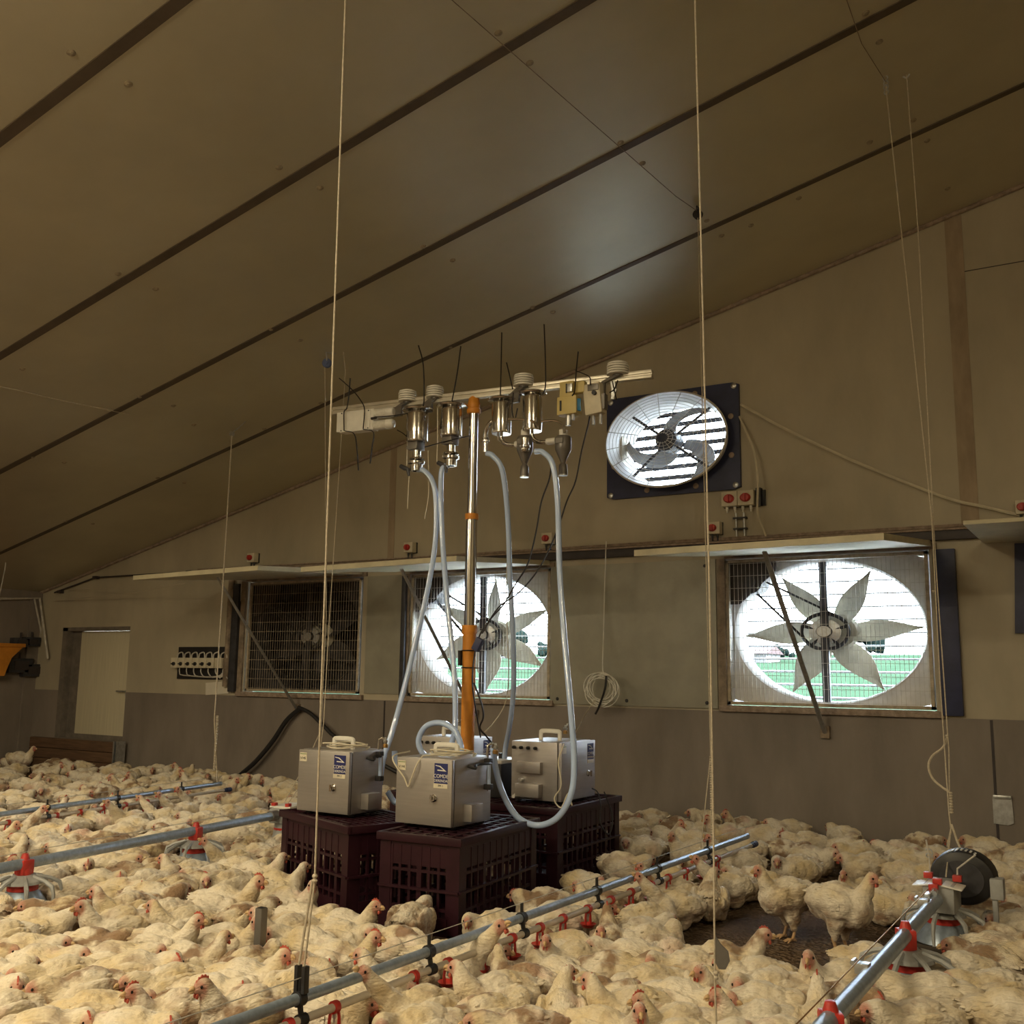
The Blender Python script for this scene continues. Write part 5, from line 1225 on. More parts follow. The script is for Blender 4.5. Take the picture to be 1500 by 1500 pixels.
def bird_mesh(name, neck, look, stand=False, seed=0, wingdrop=0.0, tailup=.35, fluff=1.0, comb_h=.7):
    """neck: [(point, radius)...] ending at the head; look: direction the head points"""
    rnd = random.Random(seed); L = .115 if stand else 0.0
    bm = bmesh.new()
    def ell_(c, r, pitch=0.0, yaw=0.0):
        M = tr(*c) @ rotz(yaw) @ roty(pitch) @ Matrix.Diagonal((*r, 1)); bmesh.ops.create_icosphere(bm, subdivisions=3, radius=1, matrix=M)
    zc = .092 + L
    ell_((-.005, 0, zc), (.150, .098, .088), -.06); ell_((.085, 0, zc - .004), (.088, .088, .084), .1); ell_((-.115, 0, zc + .012), (.092, .074, .066), .22)
    ell_((-.02, 0, zc + .050), (.105, .066, .052), .04)
    ell_((-.125, 0, zc - .012), (.062, .062, .060), .3)
    ell_((-.160, 0, zc + .030), (.050, .046, .028), .5 * tailup + .1)
    for s in (-1, 1):
        ell_((-.012, s * .086, zc + .016 - wingdrop * .02), (.118, .026, .062), .16, -s * .05); ell_((.055, s * .078, zc + .018), (.052, .03, .05), .1)
        ell_((-.105, s * .066, zc + .010), (.075, .022, .035), .22, -s * .14)
        if stand: ell_((-.01, s * .050, zc - .062), (.052, .042, .07), .25); ell_((-.012, s * .05, zc - .115), (.024, .022, .04), .2)
        else: ell_((.01, s * .066, zc - .048), (.085, .038, .040), .0)
    pts = [Vector(p) + Vector((0, 0, L)) for p, r in neck]; rs = [r for p, r in neck]
    for (a, b_), (ra, rb) in zip(zip(pts, pts[1:]), zip(rs, rs[1:])):
        k = max(2, int((b_ - a).length / .008))
        for i in range(k + 1):
            t = i / k; ell_(a.lerp(b_, t), [lerp(ra, rb, t)] * 3)
    hd = pts[-1]; look = Vector(look).normalized(); yaw = atan2(look.y, look.x); pit = -math.asin(look.z)
    H = tr(*hd) @ rotz(yaw) @ roty(pit) @ Matrix.Scale(1.16, 4)
    bmesh.ops.create_icosphere(bm, subdivisions=3, radius=1, matrix=H @ tr(.010, 0, .002) @ Matrix.Diagonal((.030, .0205, .0225, 1)))
    bmesh.ops.create_icosphere(bm, subdivisions=3, radius=1, matrix=H @ tr(.026, 0, -.003) @ Matrix.Diagonal((.019, .014, .0145, 1)))
    me = bpy.data.meshes.new('tmp'); bm.to_mesh(me); bm.free()
    ob = bpy.data.objects.new('tmp', me); COL.objects.link(ob)
    md = ob.modifiers.new('r', 'REMESH'); md.mode = 'VOXEL'; md.voxel_size = .0062
    dg = bpy.context.evaluated_depsgraph_get(); me2 = bpy.data.meshes.new_from_object(ob.evaluated_get(dg))
    bpy.data.objects.remove(ob); bpy.data.meshes.remove(me)
    bm = bmesh.new(); bm.from_mesh(me2); bpy.data.meshes.remove(me2)
    for _ in range(4): bmesh.ops.smooth_vert(bm, verts=bm.verts[:], factor=.5, use_axis_x=True, use_axis_y=True, use_axis_z=True)
    bm.normal_update()
    off = Vector((seed * 3.1, seed * 1.7, 0)); Hi = H.inverted()
    for v in bm.verts:       # lumpy feather tracts and loose tufts
        q = Hi @ v.co; near = max(0, min(1, (q.length - .035) / .05))
        p = v.co + off
        d = noise.noise(Vector((p.x * 26, p.y * 34, p.z * 34))) * .0055 + noise.noise(p * 75) * .0026 + noise.noise(Vector((p.x * 9, p.y * 13, p.z * 13))) * .009
        v.co += v.normal * d * near * fluff
    lf = bm.verts.layers.float.new('face'); lu = bm.verts.layers.float.new('under')
    for v in bm.verts:
        q = Hi @ v.co
        f = 1 - max(0, min(1, (((q - Vector((.020, 0, -.004))).length) - .021) / .012)); v[lf] = f
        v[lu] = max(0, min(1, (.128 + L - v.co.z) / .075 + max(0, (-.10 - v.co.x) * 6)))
    for f in bm.faces: f.smooth = True
    def island(fn, mi):
        n0 = len(bm.faces); bm.faces.ensure_lookup_table(); fn(); bm.faces.ensure_lookup_table()
        for f in bm.faces[n0:]: f.material_index = mi; f.smooth = True
    # quill feathers along the wings and tail
    def quill(base, dirv, nrm, ln, w):
        d = Vector(dirv).normalized(); nn = Vector(nrm).normalized(); sd = d.cross(nn); R1, R2 = [], []
        for i in range(6):
            t = i / 5; ww = w * (.55 + .9 * t - 1.25 * t ** 3) if t < 1 else w * .12
            c = Vector(base) + d * ln * t - nn * .010 * t * t + Vector((0, 0, rnd.uniform(-.001, .001)))
            for R, h in ((R1, .0016), (R2, -.0012)): R.append([bm.verts.new(c + sd * ww * s + nn * (h + (.002 if s == 0 else 0))) for s in (-1, 0, 1)])
        for R in (R1, R2):
            for A, B in zip(R, R[1:]):
                for k in range(2): bm.faces.new((A[k], A[k + 1], B[k + 1], B[k]))
        for k in (0, 2):
            for i in range(5): bm.faces.new((R1[i][k], R1[i + 1][k], R2[i + 1][k], R2[i][k]))
    def quills():
        for s in (-1, 1):
            for k in range(8):
                t = k / 7; z = zc + .058 - .075 * t - wingdrop * .02
                quill((-.03 + .035 * t, s * (.094 + .012 * sin(pi * t) - .02 * (1 - t)), z), (-1, s * (-.26 + rnd.uniform(-.06, .06)), -.13 + .28 * t + rnd.uniform(-.05, .05)), (0.05, s, .35 - .3 * t), .105 + rnd.uniform(-.015, .015), .016)
            for k in range(5):
                t = k / 4
                quill((.045, s * (.098 + .006 * sin(pi * t)), zc + .05 - .06 * t), (-1, s * (-.10 + rnd.uniform(-.05, .05)), -.22 + .2 * t), (0.05, s, .3 - .25 * t), .085, .017)
        for k in range(7):
            a = (k - 3) / 3; quill((-.165, a * .022, zc + .042), (-1, a * .38 + rnd.uniform(-.08, .08), tailup * (.9 - .3 * abs(a)) + rnd.uniform(-.1, .1)), (tailup * .8, a * .3, 1), .050 + rnd.uniform(-.010, .010), .013)
        for k in range(12):
            a = rnd.uniform(-1, 1); x = rnd.uniform(-.17, .02); quill((x, a * .05, zc + .088 - abs(a) * .02 - max(0, -x - .05) * .25), (-1, a * .5 + rnd.uniform(-.3, .3), rnd.uniform(.0, .28)), (.2, a * .6, 1), rnd.uniform(.03, .05), .010)
    island(quills, 0)
    def tube_(P, R, nseg=8, flat=1.0):
        rings = []
        for i, (p, r) in enumerate(zip(P, R)):
            t = (P[min(i + 1, len(P) - 1)] - P[max(0, i - 1)]).normalized(); a = t.orthogonal().normalized(); c = t.cross(a)
            rings.append([bm.verts.new(p + a * r * cos(2 * pi * k / nseg) + c * r * sin(2 * pi * k / nseg)) for k in range(nseg)])
        for A, B in zip(rings, rings[1:]):
            for k in range(nseg): bm.faces.new((A[k], A[(k + 1) % nseg], B[(k + 1) % nseg], B[k]))
        bm.faces.new(rings[0][::-1]); bm.faces.new(rings[-1])
    def beak():
        tube_([H @ Vector(p) for p in ((.038, 0, -.001), (.047, 0, .0), (.054, 0, -.003), (.060, 0, -.009))], [.0092, .0075, .005, .0012], 10)
        tube_([H @ Vector(p) for p in ((.038, 0, -.008), (.046, 0, -.009), (.054, 0, -.010))], [.0065, .0048, .0012], 8)
    island(beak, 2)
    def comb():
        P = [(.034, .012), (.031, .018), (.027, .0175), (.023, .0245), (.018, .0225), (.012, .0285), (.007, .0245), (.000, .0275), (-.004, .0225), (-.010, .0225), (-.010, .016), (.010, .012)]
        P = [(x, .012 + (z - .012) * comb_h) for x, z in P]
        for s in (-1, 1): bm.faces.new([bm.verts.new(H @ Vector((x, s * .0028, z))) for x, z in P][::s])
        A = [bm.verts.new(H @ Vector((x, -.0028, z))) for x, z in P]; B = [bm.verts.new(H @ Vector((x, .0028, z))) for x, z in P]
        for k in range(len(P)): bm.faces.new((A[k], B[k], B[(k + 1) % len(P)], A[(k + 1) % len(P)]))
    island(comb, 1)
    def wattle():
        for s in (-1, 1): bmesh.ops.create_icosphere(bm, subdivisions=2, radius=1, matrix=H @ tr(.030, s * .0075, -.021) @ Matrix.Diagonal((.006, .003, .0075, 1)))
    island(wattle, 1)
    def eyes():
        for s in (-1, 1): bmesh.ops.create_icosphere(bm, subdivisions=2, radius=.0046, matrix=H @ tr(.0215, s * .0185, .0035))
    island(eyes, 3)
    if stand:
        def legs():
            for s in (-1, 1):
                y = s * .05; tube_([Vector(p) for p in ((-.02, y, .10), (-.028, y, .07), (-.012, y, .028), (-.004, y, .012))], [.016, .0095, .0085, .009])
                for a in (-.5, 0, .5, pi):
                    ln = .055 if a != pi else .028; tube_([Vector((-.006, y, .012)), Vector((-.006 + cos(a) * ln * .5, y + sin(a) * ln * .5, .013)), Vector((-.006 + cos(a) * ln, y + sin(a) * ln, .004))], [.008, .007, .0025])
        island(legs, 4)
    bmesh.ops.transform(bm, matrix=Matrix.Diagonal((.75, .785, SQ, 1)), verts=bm.verts[:])
    bmesh.ops.recalc_face_normals(bm, faces=bm.faces[:])
    zmin = min(v.co.z for v in bm.verts); bmesh.ops.translate(bm, vec=(0, 0, -zmin), verts=bm.verts[:])
    out = []
    for soiled in (0, 1):
        me = bpy.data.meshes.new(name); bm.to_mesh(me)
        for q in (m_feather[soiled], m_comb, m_beak, m_eye, m_shank): me.materials.append(q)
        out.append(me)
    bm.free(); return out
def nk(*P): return [(p, r) for p, r in zip(P[0::2], P[1::2])]
VARIANTS = {
    's0': dict(neck=nk((.115, 0, .125), .058, (.150, 0, .150), .044, (.182, 0, .160), .030), look=(1, 0, -.08), seed=1),
    's1': dict(neck=nk((.115, 0, .125), .058, (.150, .02, .150), .044, (.162, .045, .160), .030), look=(.5, .85, -.1), seed=2),
    's2': dict(neck=nk((.115, 0, .125), .058, (.150, -.02, .150), .044, (.162, -.045, .156), .030), look=(.5, -.85, -.12), seed=3, comb_h=1.1),
    'n0': dict(neck=nk((.105, 0, .125), .058, (.138, 0, .168), .043, (.152, 0, .196), .032, (.164, 0, .216), .0265), look=(1, 0, -.02), seed=4, tailup=.5, comb_h=1.2),
    'n1': dict(neck=nk((.105, 0, .125), .058, (.138, .008, .168), .043, (.148, .016, .196), .032, (.152, .024, .216), .0265), look=(.6, .8, 0), seed=5, wingdrop=.4),
    'n2': dict(neck=nk((.105, 0, .125), .058, (.138, -.008, .168), .043, (.148, -.016, .196), .032, (.152, -.024, .214), .0265), look=(.6, -.8, 0), seed=6, tailup=.6),
    'd0': dict(neck=nk((.120, 0, .112), .060, (.165, 0, .108), .045, (.192, 0, .088), .030), look=(.9, 0, -.45), seed=7),
    'd1': dict(neck=nk((.115, 0, .125), .058, (.135, .035, .150), .044, (.105, .062, .165), .031), look=(-.75, .6, -.25), seed=8, tailup=.7),
    'd2': dict(neck=nk((.120, 0, .110), .060, (.160, -.03, .108), .044, (.178, -.055, .085), .030), look=(.7, -.6, -.45), seed=9, wingdrop=.6),
    'e0': dict(neck=nk((.105, 0, .125), .058, (.150, 0, .175), .043, (.195, 0, .218), .032, (.225, 0, .250), .025), look=(.85, 0, .5), seed=10, tailup=.1),
    't0': dict(neck=nk((.105, 0, .125), .058, (.140, 0, .165), .043, (.158, 0, .205), .031, (.170, 0, .230), .0255), look=(1, 0, -.1), seed=11, stand=True),
}
BIRD_MESH = {k: bird_mesh('broiler_chicken', **v) for k, v in VARIANTS.items()}
BIRDS = [  # x, y, heading, size, pose, soiled, facing, order, row, zone
    (-1.1, -4.414, 35, 1.01, 0, 0, 1, 7, 0, 8), (-1.546, -4.575, -133, 0.98, 0, 1, 0, 4, 0, 5), (-1.788, -4.726, -123, 0.99, 1, 0, 0, 1, 0, 5),
    (-1.339, -4.443, -4, 0.97, 5, 0, 1, 10, 0, 5), (-0.921, -4.257, -141, 0.99, 0, 0, 0, 12, 0, 8), (-1.197, -4.281, -129, 0.92, 3, 0, 0, 4, 0, 8),
    (-2.429, -5.174, 24, 0.98, 2, 0, 1, 10, 0, 2), (-1.692, -4.495, 61, 0.95, 1, 1, 1, 2, 0, 5), (-1.014, -4.135, -133, 0.94, 3, 0, 0, 9, 0, 8),
    (-1.898, -4.586, -116, 0.98, 9, 0, 0, 0, 0, 5), (-2.111, -4.733, 10, 0.98, 0, 0, 1, 7, 0, 4), (-1.36, -4.248, -129, 1.01, 5, 0, 0, 2, 0, 8),
    (-1.544, -4.334, 120, 0.92, 5, 0, 2, 7, 0, 5), (-2.652, -5.29, 41, 0.94, 2, 0, 1, 5, 0, 2), (-2.307, -4.885, -107, 1.01, 3, 1, 0, 2, 0, 4),
    (-0.857, -4.024, 107, 0.94, 3, 0, 2, 13, 0, 8), (-2.487, -4.997, -103, 0.93, 3, 1, 0, 13, 0, 2), (-1.772, -4.352, -120, 1.02, 5, 0, 0, 3, 0, 5),
    (-1.246, -4.084, -8, 1.02, 0, 0, 1, 6, 0, 8), (-2.101, -4.574, 12, 1, 0, 0, 1, 9, 0, 4), (-0.617, -3.881, -141, 1.01, 0, 0, 0, 0, 0, 14),
    (-1.054, -3.98, -148, 1, 8, 0, 0, 10, 0, 8), (-2.673, -5.101, 40, 0.94, 0, 0, 1, 8, 0, 2), (-1.525, -4.148, -3, 0.95, 1, 1, 1, 9, 0, 5),
    (-2.887, -5.284, -95, 0.95, 0, 0, 0, 3, 0, 2), (-2.324, -4.627, 79, 1.01, 7, 0, 1, 5, 0, 4), (-2.514, -4.812, 19, 0.94, 2, 0, 1, 1, 0, 4),
    (-0.853, -3.824, 12, 0.96, 2, 1, 1, 14, 0, 8), (-1.779, -4.164, -179, 0.93, 5, 1, 0, 5, 0, 5), (-2.125, -4.388, -113, 1, 5, 0, 0, 10, 0, 4),
    (-1.413, -3.97, 56, 0.99, 8, 0, 1, 3, 0, 8), (-1.248, -3.896, -68, 0.94, 5, 0, 3, 8, 0, 8), (-0.367, -3.67, 19, 1.07, 3, 0, 1, 7, 0, 14),
    (-1.08, -3.815, -132, 1, 1, 0, 0, 11, 0, 8), (-2.851, -5.03, -103, 1.02, 0, 1, 0, 7, 0, 2), (-2.525, -4.655, 16, 0.97, 3, 0, 1, 3, 0, 4),
    (-2.71, -4.824, -102, 0.95, 0, 0, 0, 12, 0, 2), (-1.732, -4.026, 175, 0.92, 2, 0, 0, 6, 0, 5), (-0.626, -3.635, -159, 1.11, 0, 0, 0, 1, 0, 14),
    (-1.57, -3.891, 26, 1, 1, 1, 1, 0, 0, 8), (-2.455, -4.475, 14, 0.95, 2, 1, 1, 6, 0, 4), (-0.892, -3.642, -136, 1.04, 4, 0, 0, 10, 0, 7),
    (-2.076, -4.163, 6, 1.08, 9, 0, 1, 11, 0, 4), (-3.09, -5.195, 27, 0.99, 2, 0, 1, 1, 0, 2), (-1.156, -3.679, -133, 0.96, 2, 0, 0, 8, 0, 7),
    (-1.378, -3.756, -148, 1.01, 1, 0, 0, 5, 0, 8), (-2.883, -4.799, 45, 1.01, 2, 0, 1, 11, 0, 2), (-2.426, -4.309, 12, 0.97, 3, 0, 1, 8, 0, 4),
    (-1.764, -3.86, -124, 0.93, 4, 0, 0, 8, 0, 5), (-3.056, -4.974, -98, 0.98, 0, 0, 0, 6, 0, 2), (-2.667, -4.499, 82, 0.93, 1, 1, 1, 4, 0, 4),
    (-0.463, -3.413, -144, 1.01, 0, 0, 0, 4, 0, 14), (-1.608, -3.724, -171, 1, 1, 0, 0, 1, 0, 8), (-2.096, -3.988, 3, 0.94, 0, 0, 1, 12, 0, 4),
    (-1.295, -3.585, 28, 1.02, 3, 1, 1, 7, 0, 7), (-2.859, -4.593, 19, 0.92, 4, 1, 1, 0, 0, 4), (-3.256, -5.071, 28, 0.93, 1, 0, 1, 2, 0, 2),
    (-1.494, -3.604, 108, 0.95, 6, 0, 2, 5, 0, 7), (-3.059, -4.734, 28, 0.98, 0, 0, 1, 9, 0, 2), (-2.389, -4.055, -179, 1.02, 7, 1, 0, 6, 1, 3),
    (-1.825, -3.695, -2, 0.93, 5, 0, 1, 0, 0, 7), (-3.245, -4.891, 26, 0.96, 0, 0, 1, 4, 0, 2), (-2.665, -4.237, -175, 1, 1, 0, 0, 3, 1, 3),
    (-0.852, -3.306, 5, 1, 6, 0, 1, 12, 0, 7), (-0.591, -3.225, -142, 0.97, 2, 0, 0, 2, 0, 14), (-1.758, -3.553, 122, 0.97, 3, 1, 2, 1, 0, 7),
    (-2.08, -3.703, 3, 0.92, 0, 0, 1, 9, 1, 3), (-1.627, -3.465, 59, 1.01, 1, 0, 1, 4, 0, 7), (-2.627, -4.064, 20, 0.94, 2, 0, 1, 4, 1, 3),
    (-2.931, -4.343, 17, 0.96, 5, 0, 1, 1, 1, 3), (-3.463, -5.012, 28, 0.97, 0, 1, 1, 0, 0, 2), (-3.096, -4.507, 19, 0.99, 3, 0, 1, 15, 0, 1),
    (-3.436, -4.819, 26, 0.93, 0, 0, 1, 2, 0, 1), (-2.85, -4.14, -108, 0.98, 5, 0, 0, 2, 1, 3), (-3.314, -4.638, 24, 0.93, 1, 1, 1, 6, 0, 1),
    (-0.528, -3.033, 154, 0.97, 1, 1, 0, 3, 0, 14), (-1.721, -3.323, 61, 0.93, 0, 0, 1, 2, 0, 7), (-2.727, -3.93, 12, 0.96, 3, 0, 1, 5, 1, 3),
    (-2.278, -3.567, 232, 0.91, 1, 0, 0, 8, 1, 3), (-0.493, -2.869, -22, 1.01, 0, 0, 1, 5, 0, 14), (-3.64, -4.803, -95, 1, 0, 0, 0, 0, 0, 1),
    (-2.078, -3.365, 40, 1.02, 6, 0, 1, 10, 1, 3), (-2.587, -3.682, 101, 1.01, 0, 1, 2, 7, 1, 3), (-3.427, -4.467, -100, 1.06, 3, 0, 0, 8, 0, 1),
    (-3.279, -4.267, -103, 0.97, 5, 0, 0, 0, 1, 3), (-1.781, -3.149, 62, 1.02, 1, 0, 1, 3, 0, 7), (-2.97, -3.906, 15, 0.93, 1, 0, 1, 10, 9, 3),
    (-3.156, -4.043, 82, 0.97, 0, 1, 1, 6, 9, 3), (-1.076, -2.833, -15, 1.01, 10, 0, 1, 11, 0, 7), (-2.067, -3.176, -2, 0.95, 0, 0, 1, 7, 1, 6),
    (-0.501, -2.688, -22, 0.97, 1, 1, 1, 6, 0, 14), (-3.746, -4.559, 26, 0.94, 1, 0, 1, 3, 0, 1), (-3.482, -4.181, -103, 0.93, 7, 0, 0, 16, 0, 1),
    (-1.33, -2.733, -135, 0.93, 10, 0, 0, 9, 0, 7), (-3.358, -3.962, 18, 1.1, 3, 0, 1, 3, 9, 3), (-3.18, -3.767, 14, 1, 5, 0, 1, 9, 9, 3),
    (-2.3, -3.112, -122, 0.96, 2, 1, 0, 5, 1, 6), (-2.07, -2.984, -126, 0.94, 5, 1, 0, 8, 1, 6), (-1.795, -2.831, -130, 0.97, 9, 0, 0, 6, 0, 7),
    (-3.678, -4.227, -100, 0.97, 5, 1, 0, 10, 0, 1), (-3.845, -4.403, -124, 0.96, 0, 1, 0, 4, 0, 1), (-0.493, -2.389, -145, 0.98, 1, 0, 0, 2, 0, 13),
    (-4.072, -4.519, 151, 0.95, 7, 1, 2, 1, 0, 1), (-2.079, -2.783, -3, 1, 3, 0, 1, 9, 1, 6), (-3.735, -4.03, 21, 1.02, 1, 1, 1, 13, 0, 1),
    (-1.725, -2.589, 111, 1, 5, 0, 2, 1, 0, 10), (-0.847, -2.328, 97, 0.95, 7, 0, 2, 5, 0, 9), (-0.632, -2.243, -22, 1, 1, 1, 1, 0, 0, 13),
    (-1.922, -2.551, -130, 0.92, 9, 0, 0, 0, 0, 10), (-3.499, -3.5, 15, 0.95, 4, 0, 1, 8, 9, 3), (-1.031, -2.206, -17, 0.95, 0, 0, 1, 2, 0, 9),
    (-3.982, -4.001, 23, 0.93, 2, 0, 1, 9, 0, 1), (-3.703, -3.632, -106, 0.98, 1, 0, 0, 4, 9, 3), (-2.359, -2.609, -24, 0.91, 0, 0, 1, 6, 1, 6),
    (-3.866, -3.778, 85, 0.92, 2, 1, 1, 0, 9, 3), (-4.181, -4.119, 76, 0.94, 8, 0, 1, 5, 0, 1), (-1.74, -2.285, -132, 0.97, 9, 0, 0, 2, 0, 10),
    (-0.427, -2.002, 181, 0.91, 0, 0, 0, 8, 0, 13), (-4.026, -3.806, 86, 0.99, 0, 0, 1, 12, 0, 1), (-1.163, -2.059, -139, 0.94, 4, 0, 0, 0, 0, 9),
    (-3.054, -2.901, 229, 1.02, 5, 0, 0, 2, 1, 6), (-0.745, -1.969, 137, 0.94, 1, 0, 0, 6, 0, 9), (-3.717, -3.425, 16, 1, 4, 0, 1, 7, 9, 3),
    (-2.783, -2.651, 11, 0.97, 1, 1, 1, 4, 1, 6), (-4.221, -3.931, 23, 0.95, 2, 0, 1, 7, 0, 1), (-2.044, -2.26, 165, 0.93, 6, 0, 0, 11, 1, 6),
    (-4.501, -4.314, 44, 0.99, 0, 1, 1, 0, 1, 0), (-3.909, -3.551, -105, 0.94, 0, 0, 0, 2, 9, 3), (-1.705, -2.063, -170, 0.96, 1, 0, 0, 4, 0, 10),
    (-1.023, -1.857, -146, 0.93, 1, 0, 0, 3, 0, 9), (-4.064, -3.559, -104, 0.95, 5, 0, 0, 1, 9, 3), (-4.241, -3.74, 22, 0.98, 1, 1, 1, 11, 0, 1),
    (-0.529, -1.732, 43, 0.98, 8, 0, 1, 4, 0, 13), (-3.91, -3.335, 17, 0.98, 1, 0, 1, 5, 9, 3), (-4.53, -4.038, -96, 1.02, 3, 0, 0, 4, 1, 0),
    (-3.34, -2.782, 172, 0.94, 1, 0, 0, 1, 1, 6), (-3.077, -2.583, 51, 1.03, 0, 0, 1, 3, 1, 6), (-2.367, -2.118, -4, 1.02, 1, 0, 1, 10, 1, 6),
    (-0.671, -1.602, -22, 0.92, 1, 0, 1, 1, 0, 13), (-2.033, -1.933, -131, 0.95, 1, 1, 0, 8, 1, 11), (-4.277, -3.512, -102, 0.95, 7, 1, 0, 14, 0, 1),
    (-4.592, -3.839, 25, 0.99, 2, 0, 1, 6, 1, 0), (-4.121, -3.203, -105, 0.93, 9, 0, 0, 0, 1, 6), (-4.831, -4.098, 41, 0.94, 0, 1, 1, 1, 1, 0),
    (-3.761, -2.849, 15, 0.91, 6, 1, 1, 5, 9, 6), (-4.529, -3.633, 23, 0.99, 0, 0, 1, 10, 1, 0), (-1.607, -1.627, -135, 1, 1, 0, 0, 5, 0, 10),
    (-1.885, -1.706, -132, 1.02, 9, 0, 0, 3, 0, 10), (-3.997, -2.961, 81, 0.97, 8, 1, 1, 1, 9, 6), (-3.349, -2.431, 30, 0.96, 3, 1, 1, 11, 9, 6),
    (-0.482, -1.359, -61, 1.02, 1, 1, 3, 7, 0, 13), (-1.077, -1.425, -18, 0.96, 0, 0, 1, 4, 0, 9), (-3.65, -2.551, 4, 0.99, 1, 1, 1, 7, 9, 6),
    (-4.774, -3.654, -151, 0.97, 6, 1, 0, 8, 1, 0), (-4.181, -2.971, -134, 0.93, 2, 0, 0, 0, 9, 6), (-4.643, -3.461, -166, 0.98, 0, 1, 0, 11, 1, 0),
    (-1.303, -1.351, -139, 1.02, 0, 0, 0, 1, 0, 9), (-5.062, -3.905, 69, 1.02, 4, 1, 1, 3, 1, 0), (-2.214, -1.539, 207, 1, 4, 0, 0, 6, 1, 11),
    (-4.71, -3.265, -101, 0.99, 0, 1, 0, 12, 1, 0), (-0.601, -1.075, -146, 0.94, 2, 0, 0, 3, 0, 13), (-1.62, -1.245, -14, 0.97, 0, 0, 1, 6, 0, 10),
    (-4.234, -2.684, 80, 0.98, 6, 0, 1, 2, 9, 6), (-2.526, -1.542, -127, 1.01, 1, 0, 0, 4, 1, 11), (-4.981, -3.511, 222, 0.97, 0, 0, 0, 7, 1, 0),
    (-4.022, -2.449, 215, 1.03, 2, 1, 0, 6, 9, 6), (-4.413, -2.755, 82, 0.94, 7, 1, 1, 13, 1, 0), (-1.133, -1.006, -19, 0.96, 0, 0, 1, 6, 0, 12),
    (-2.692, -1.486, -126, 0.99, 0, 1, 0, 2, 1, 11), (-2.024, -1.21, -147, 0.95, 6, 0, 0, 9, 1, 11), (-5.32, -3.76, -95, 1.01, 0, 0, 0, 2, 1, 0),
    (-1.813, -1.085, -12, 0.93, 1, 1, 1, 0, 0, 12), (-1.431, -0.962, -139, 0.96, 0, 0, 0, 4, 0, 12), (-3.3, -1.711, 234, 0.99, 1, 1, 0, 0, 1, 11),
    (-5.28, -3.508, -95, 0.99, 1, 0, 0, 5, 1, 0), (-4.911, -3.027, 21, 0.97, 0, 0, 1, 8, 2, 0), (-1.05, -0.832, -142, 0.97, 1, 0, 0, 8, 0, 12),
    (-5.099, -3.242, -99, 1.01, 8, 1, 0, 9, 1, 0), (-0.594, -0.771, 149, 1, 6, 0, 0, 5, 0, 13), (-2.351, -1.16, 165, 1.02, 2, 0, 0, 7, 1, 11),
    (-0.83, -0.736, -21, 0.94, 1, 1, 1, 9, 0, 12), (-4.277, -2.278, 214, 1, 1, 0, 0, 4, 9, 6), (-1.252, -0.785, -140, 0.98, 2, 0, 0, 5, 0, 12),
    (-3.063, -1.398, 179, 0.93, 1, 0, 0, 1, 1, 11), (-1.529, -0.79, -14, 0.93, 2, 0, 1, 3, 0, 12), (-2.766, -1.21, -4, 0.97, 1, 0, 1, 3, 1, 11),
    (-5.434, -3.44, -97, 0.99, 2, 0, 0, 2, 2, 0), (-5.297, -3.234, 25, 0.97, 2, 1, 1, 5, 2, 0), (-4.749, -2.574, -145, 1.09, 6, 0, 0, 12, 2, 0),
    (-1.776, -0.806, -136, 1.01, 2, 0, 0, 1, 0, 12), (-2.586, -1.082, -6, 0.96, 3, 0, 1, 5, 1, 11), (-5.056, -2.758, 198, 0.97, 0, 1, 0, 10, 2, 0),
    (-0.582, -0.471, 8, 1.01, 0, 1, 1, 6, 0, 13), (-5.693, -3.543, 72, 0.98, 5, 0, 1, 0, 2, 0), (-5.316, -2.955, -165, 1, 8, 0, 0, 6, 2, 0),
    (-2.049, -0.687, -11, 1.02, 2, 0, 1, 10, 1, 11), (-2.298, -0.752, -132, 0.99, 3, 0, 0, 7, 9, 11), (-3.218, -1.141, 161, 1.01, 0, 0, 0, 0, 9, 11),
    (-5.649, -3.197, 26, 0.99, 2, 0, 1, 3, 2, 0), (-0.839, -0.274, 168, 0.95, 1, 0, 0, 10, 0, 12), (-1.183, -0.318, -42, 0.93, 1, 1, 1, 7, 0, 12),
    (-4.843, -2.15, 41, 0.93, 3, 0, 1, 13, 2, 0), (-2.493, -0.66, -130, 0.95, 0, 0, 0, 5, 9, 11), (-5.07, -2.374, 43, 0.93, 1, 0, 1, 11, 2, 0),
    (-5.326, -2.595, 20, 0.96, 0, 0, 1, 9, 2, 0), (-2.893, -0.771, 24, 0.94, 0, 0, 1, 2, 9, 11), (-1.663, -0.349, 142, 0.98, 0, 0, 0, 2, 0, 12),
    (-2.697, -0.628, -129, 0.96, 6, 1, 0, 4, 9, 11), (-5.925, -3.269, 28, 1.02, 9, 1, 1, 1, 2, 0), (-5.578, -2.667, -166, 0.93, 8, 0, 0, 7, 2, 0),
    (-2.322, -0.376, 237, 0.98, 3, 1, 0, 8, 9, 11), (-5.855, -2.916, -98, 0.92, 2, 0, 0, 4, 2, 0), (-2.053, -0.224, 201, 0.94, 0, 0, 0, 9, 9, 11),
    (-5.366, -2.284, 224, 0.98, 0, 0, 0, 5, 9, 0), (-3.067, -0.591, -4, 0.99, 2, 1, 1, 1, 9, 11), (-5.152, -1.99, 222, 0.99, 8, 1, 0, 10, 9, 0),
    (-5.751, -2.541, -100, 0.97, 9, 0, 0, 1, 9, 0), (-5.909, -2.724, 24, 0.98, 6, 0, 1, 0, 9, 0), (-6.173, -3.067, 106, 1.01, 0, 1, 1, 5, 1, 16),
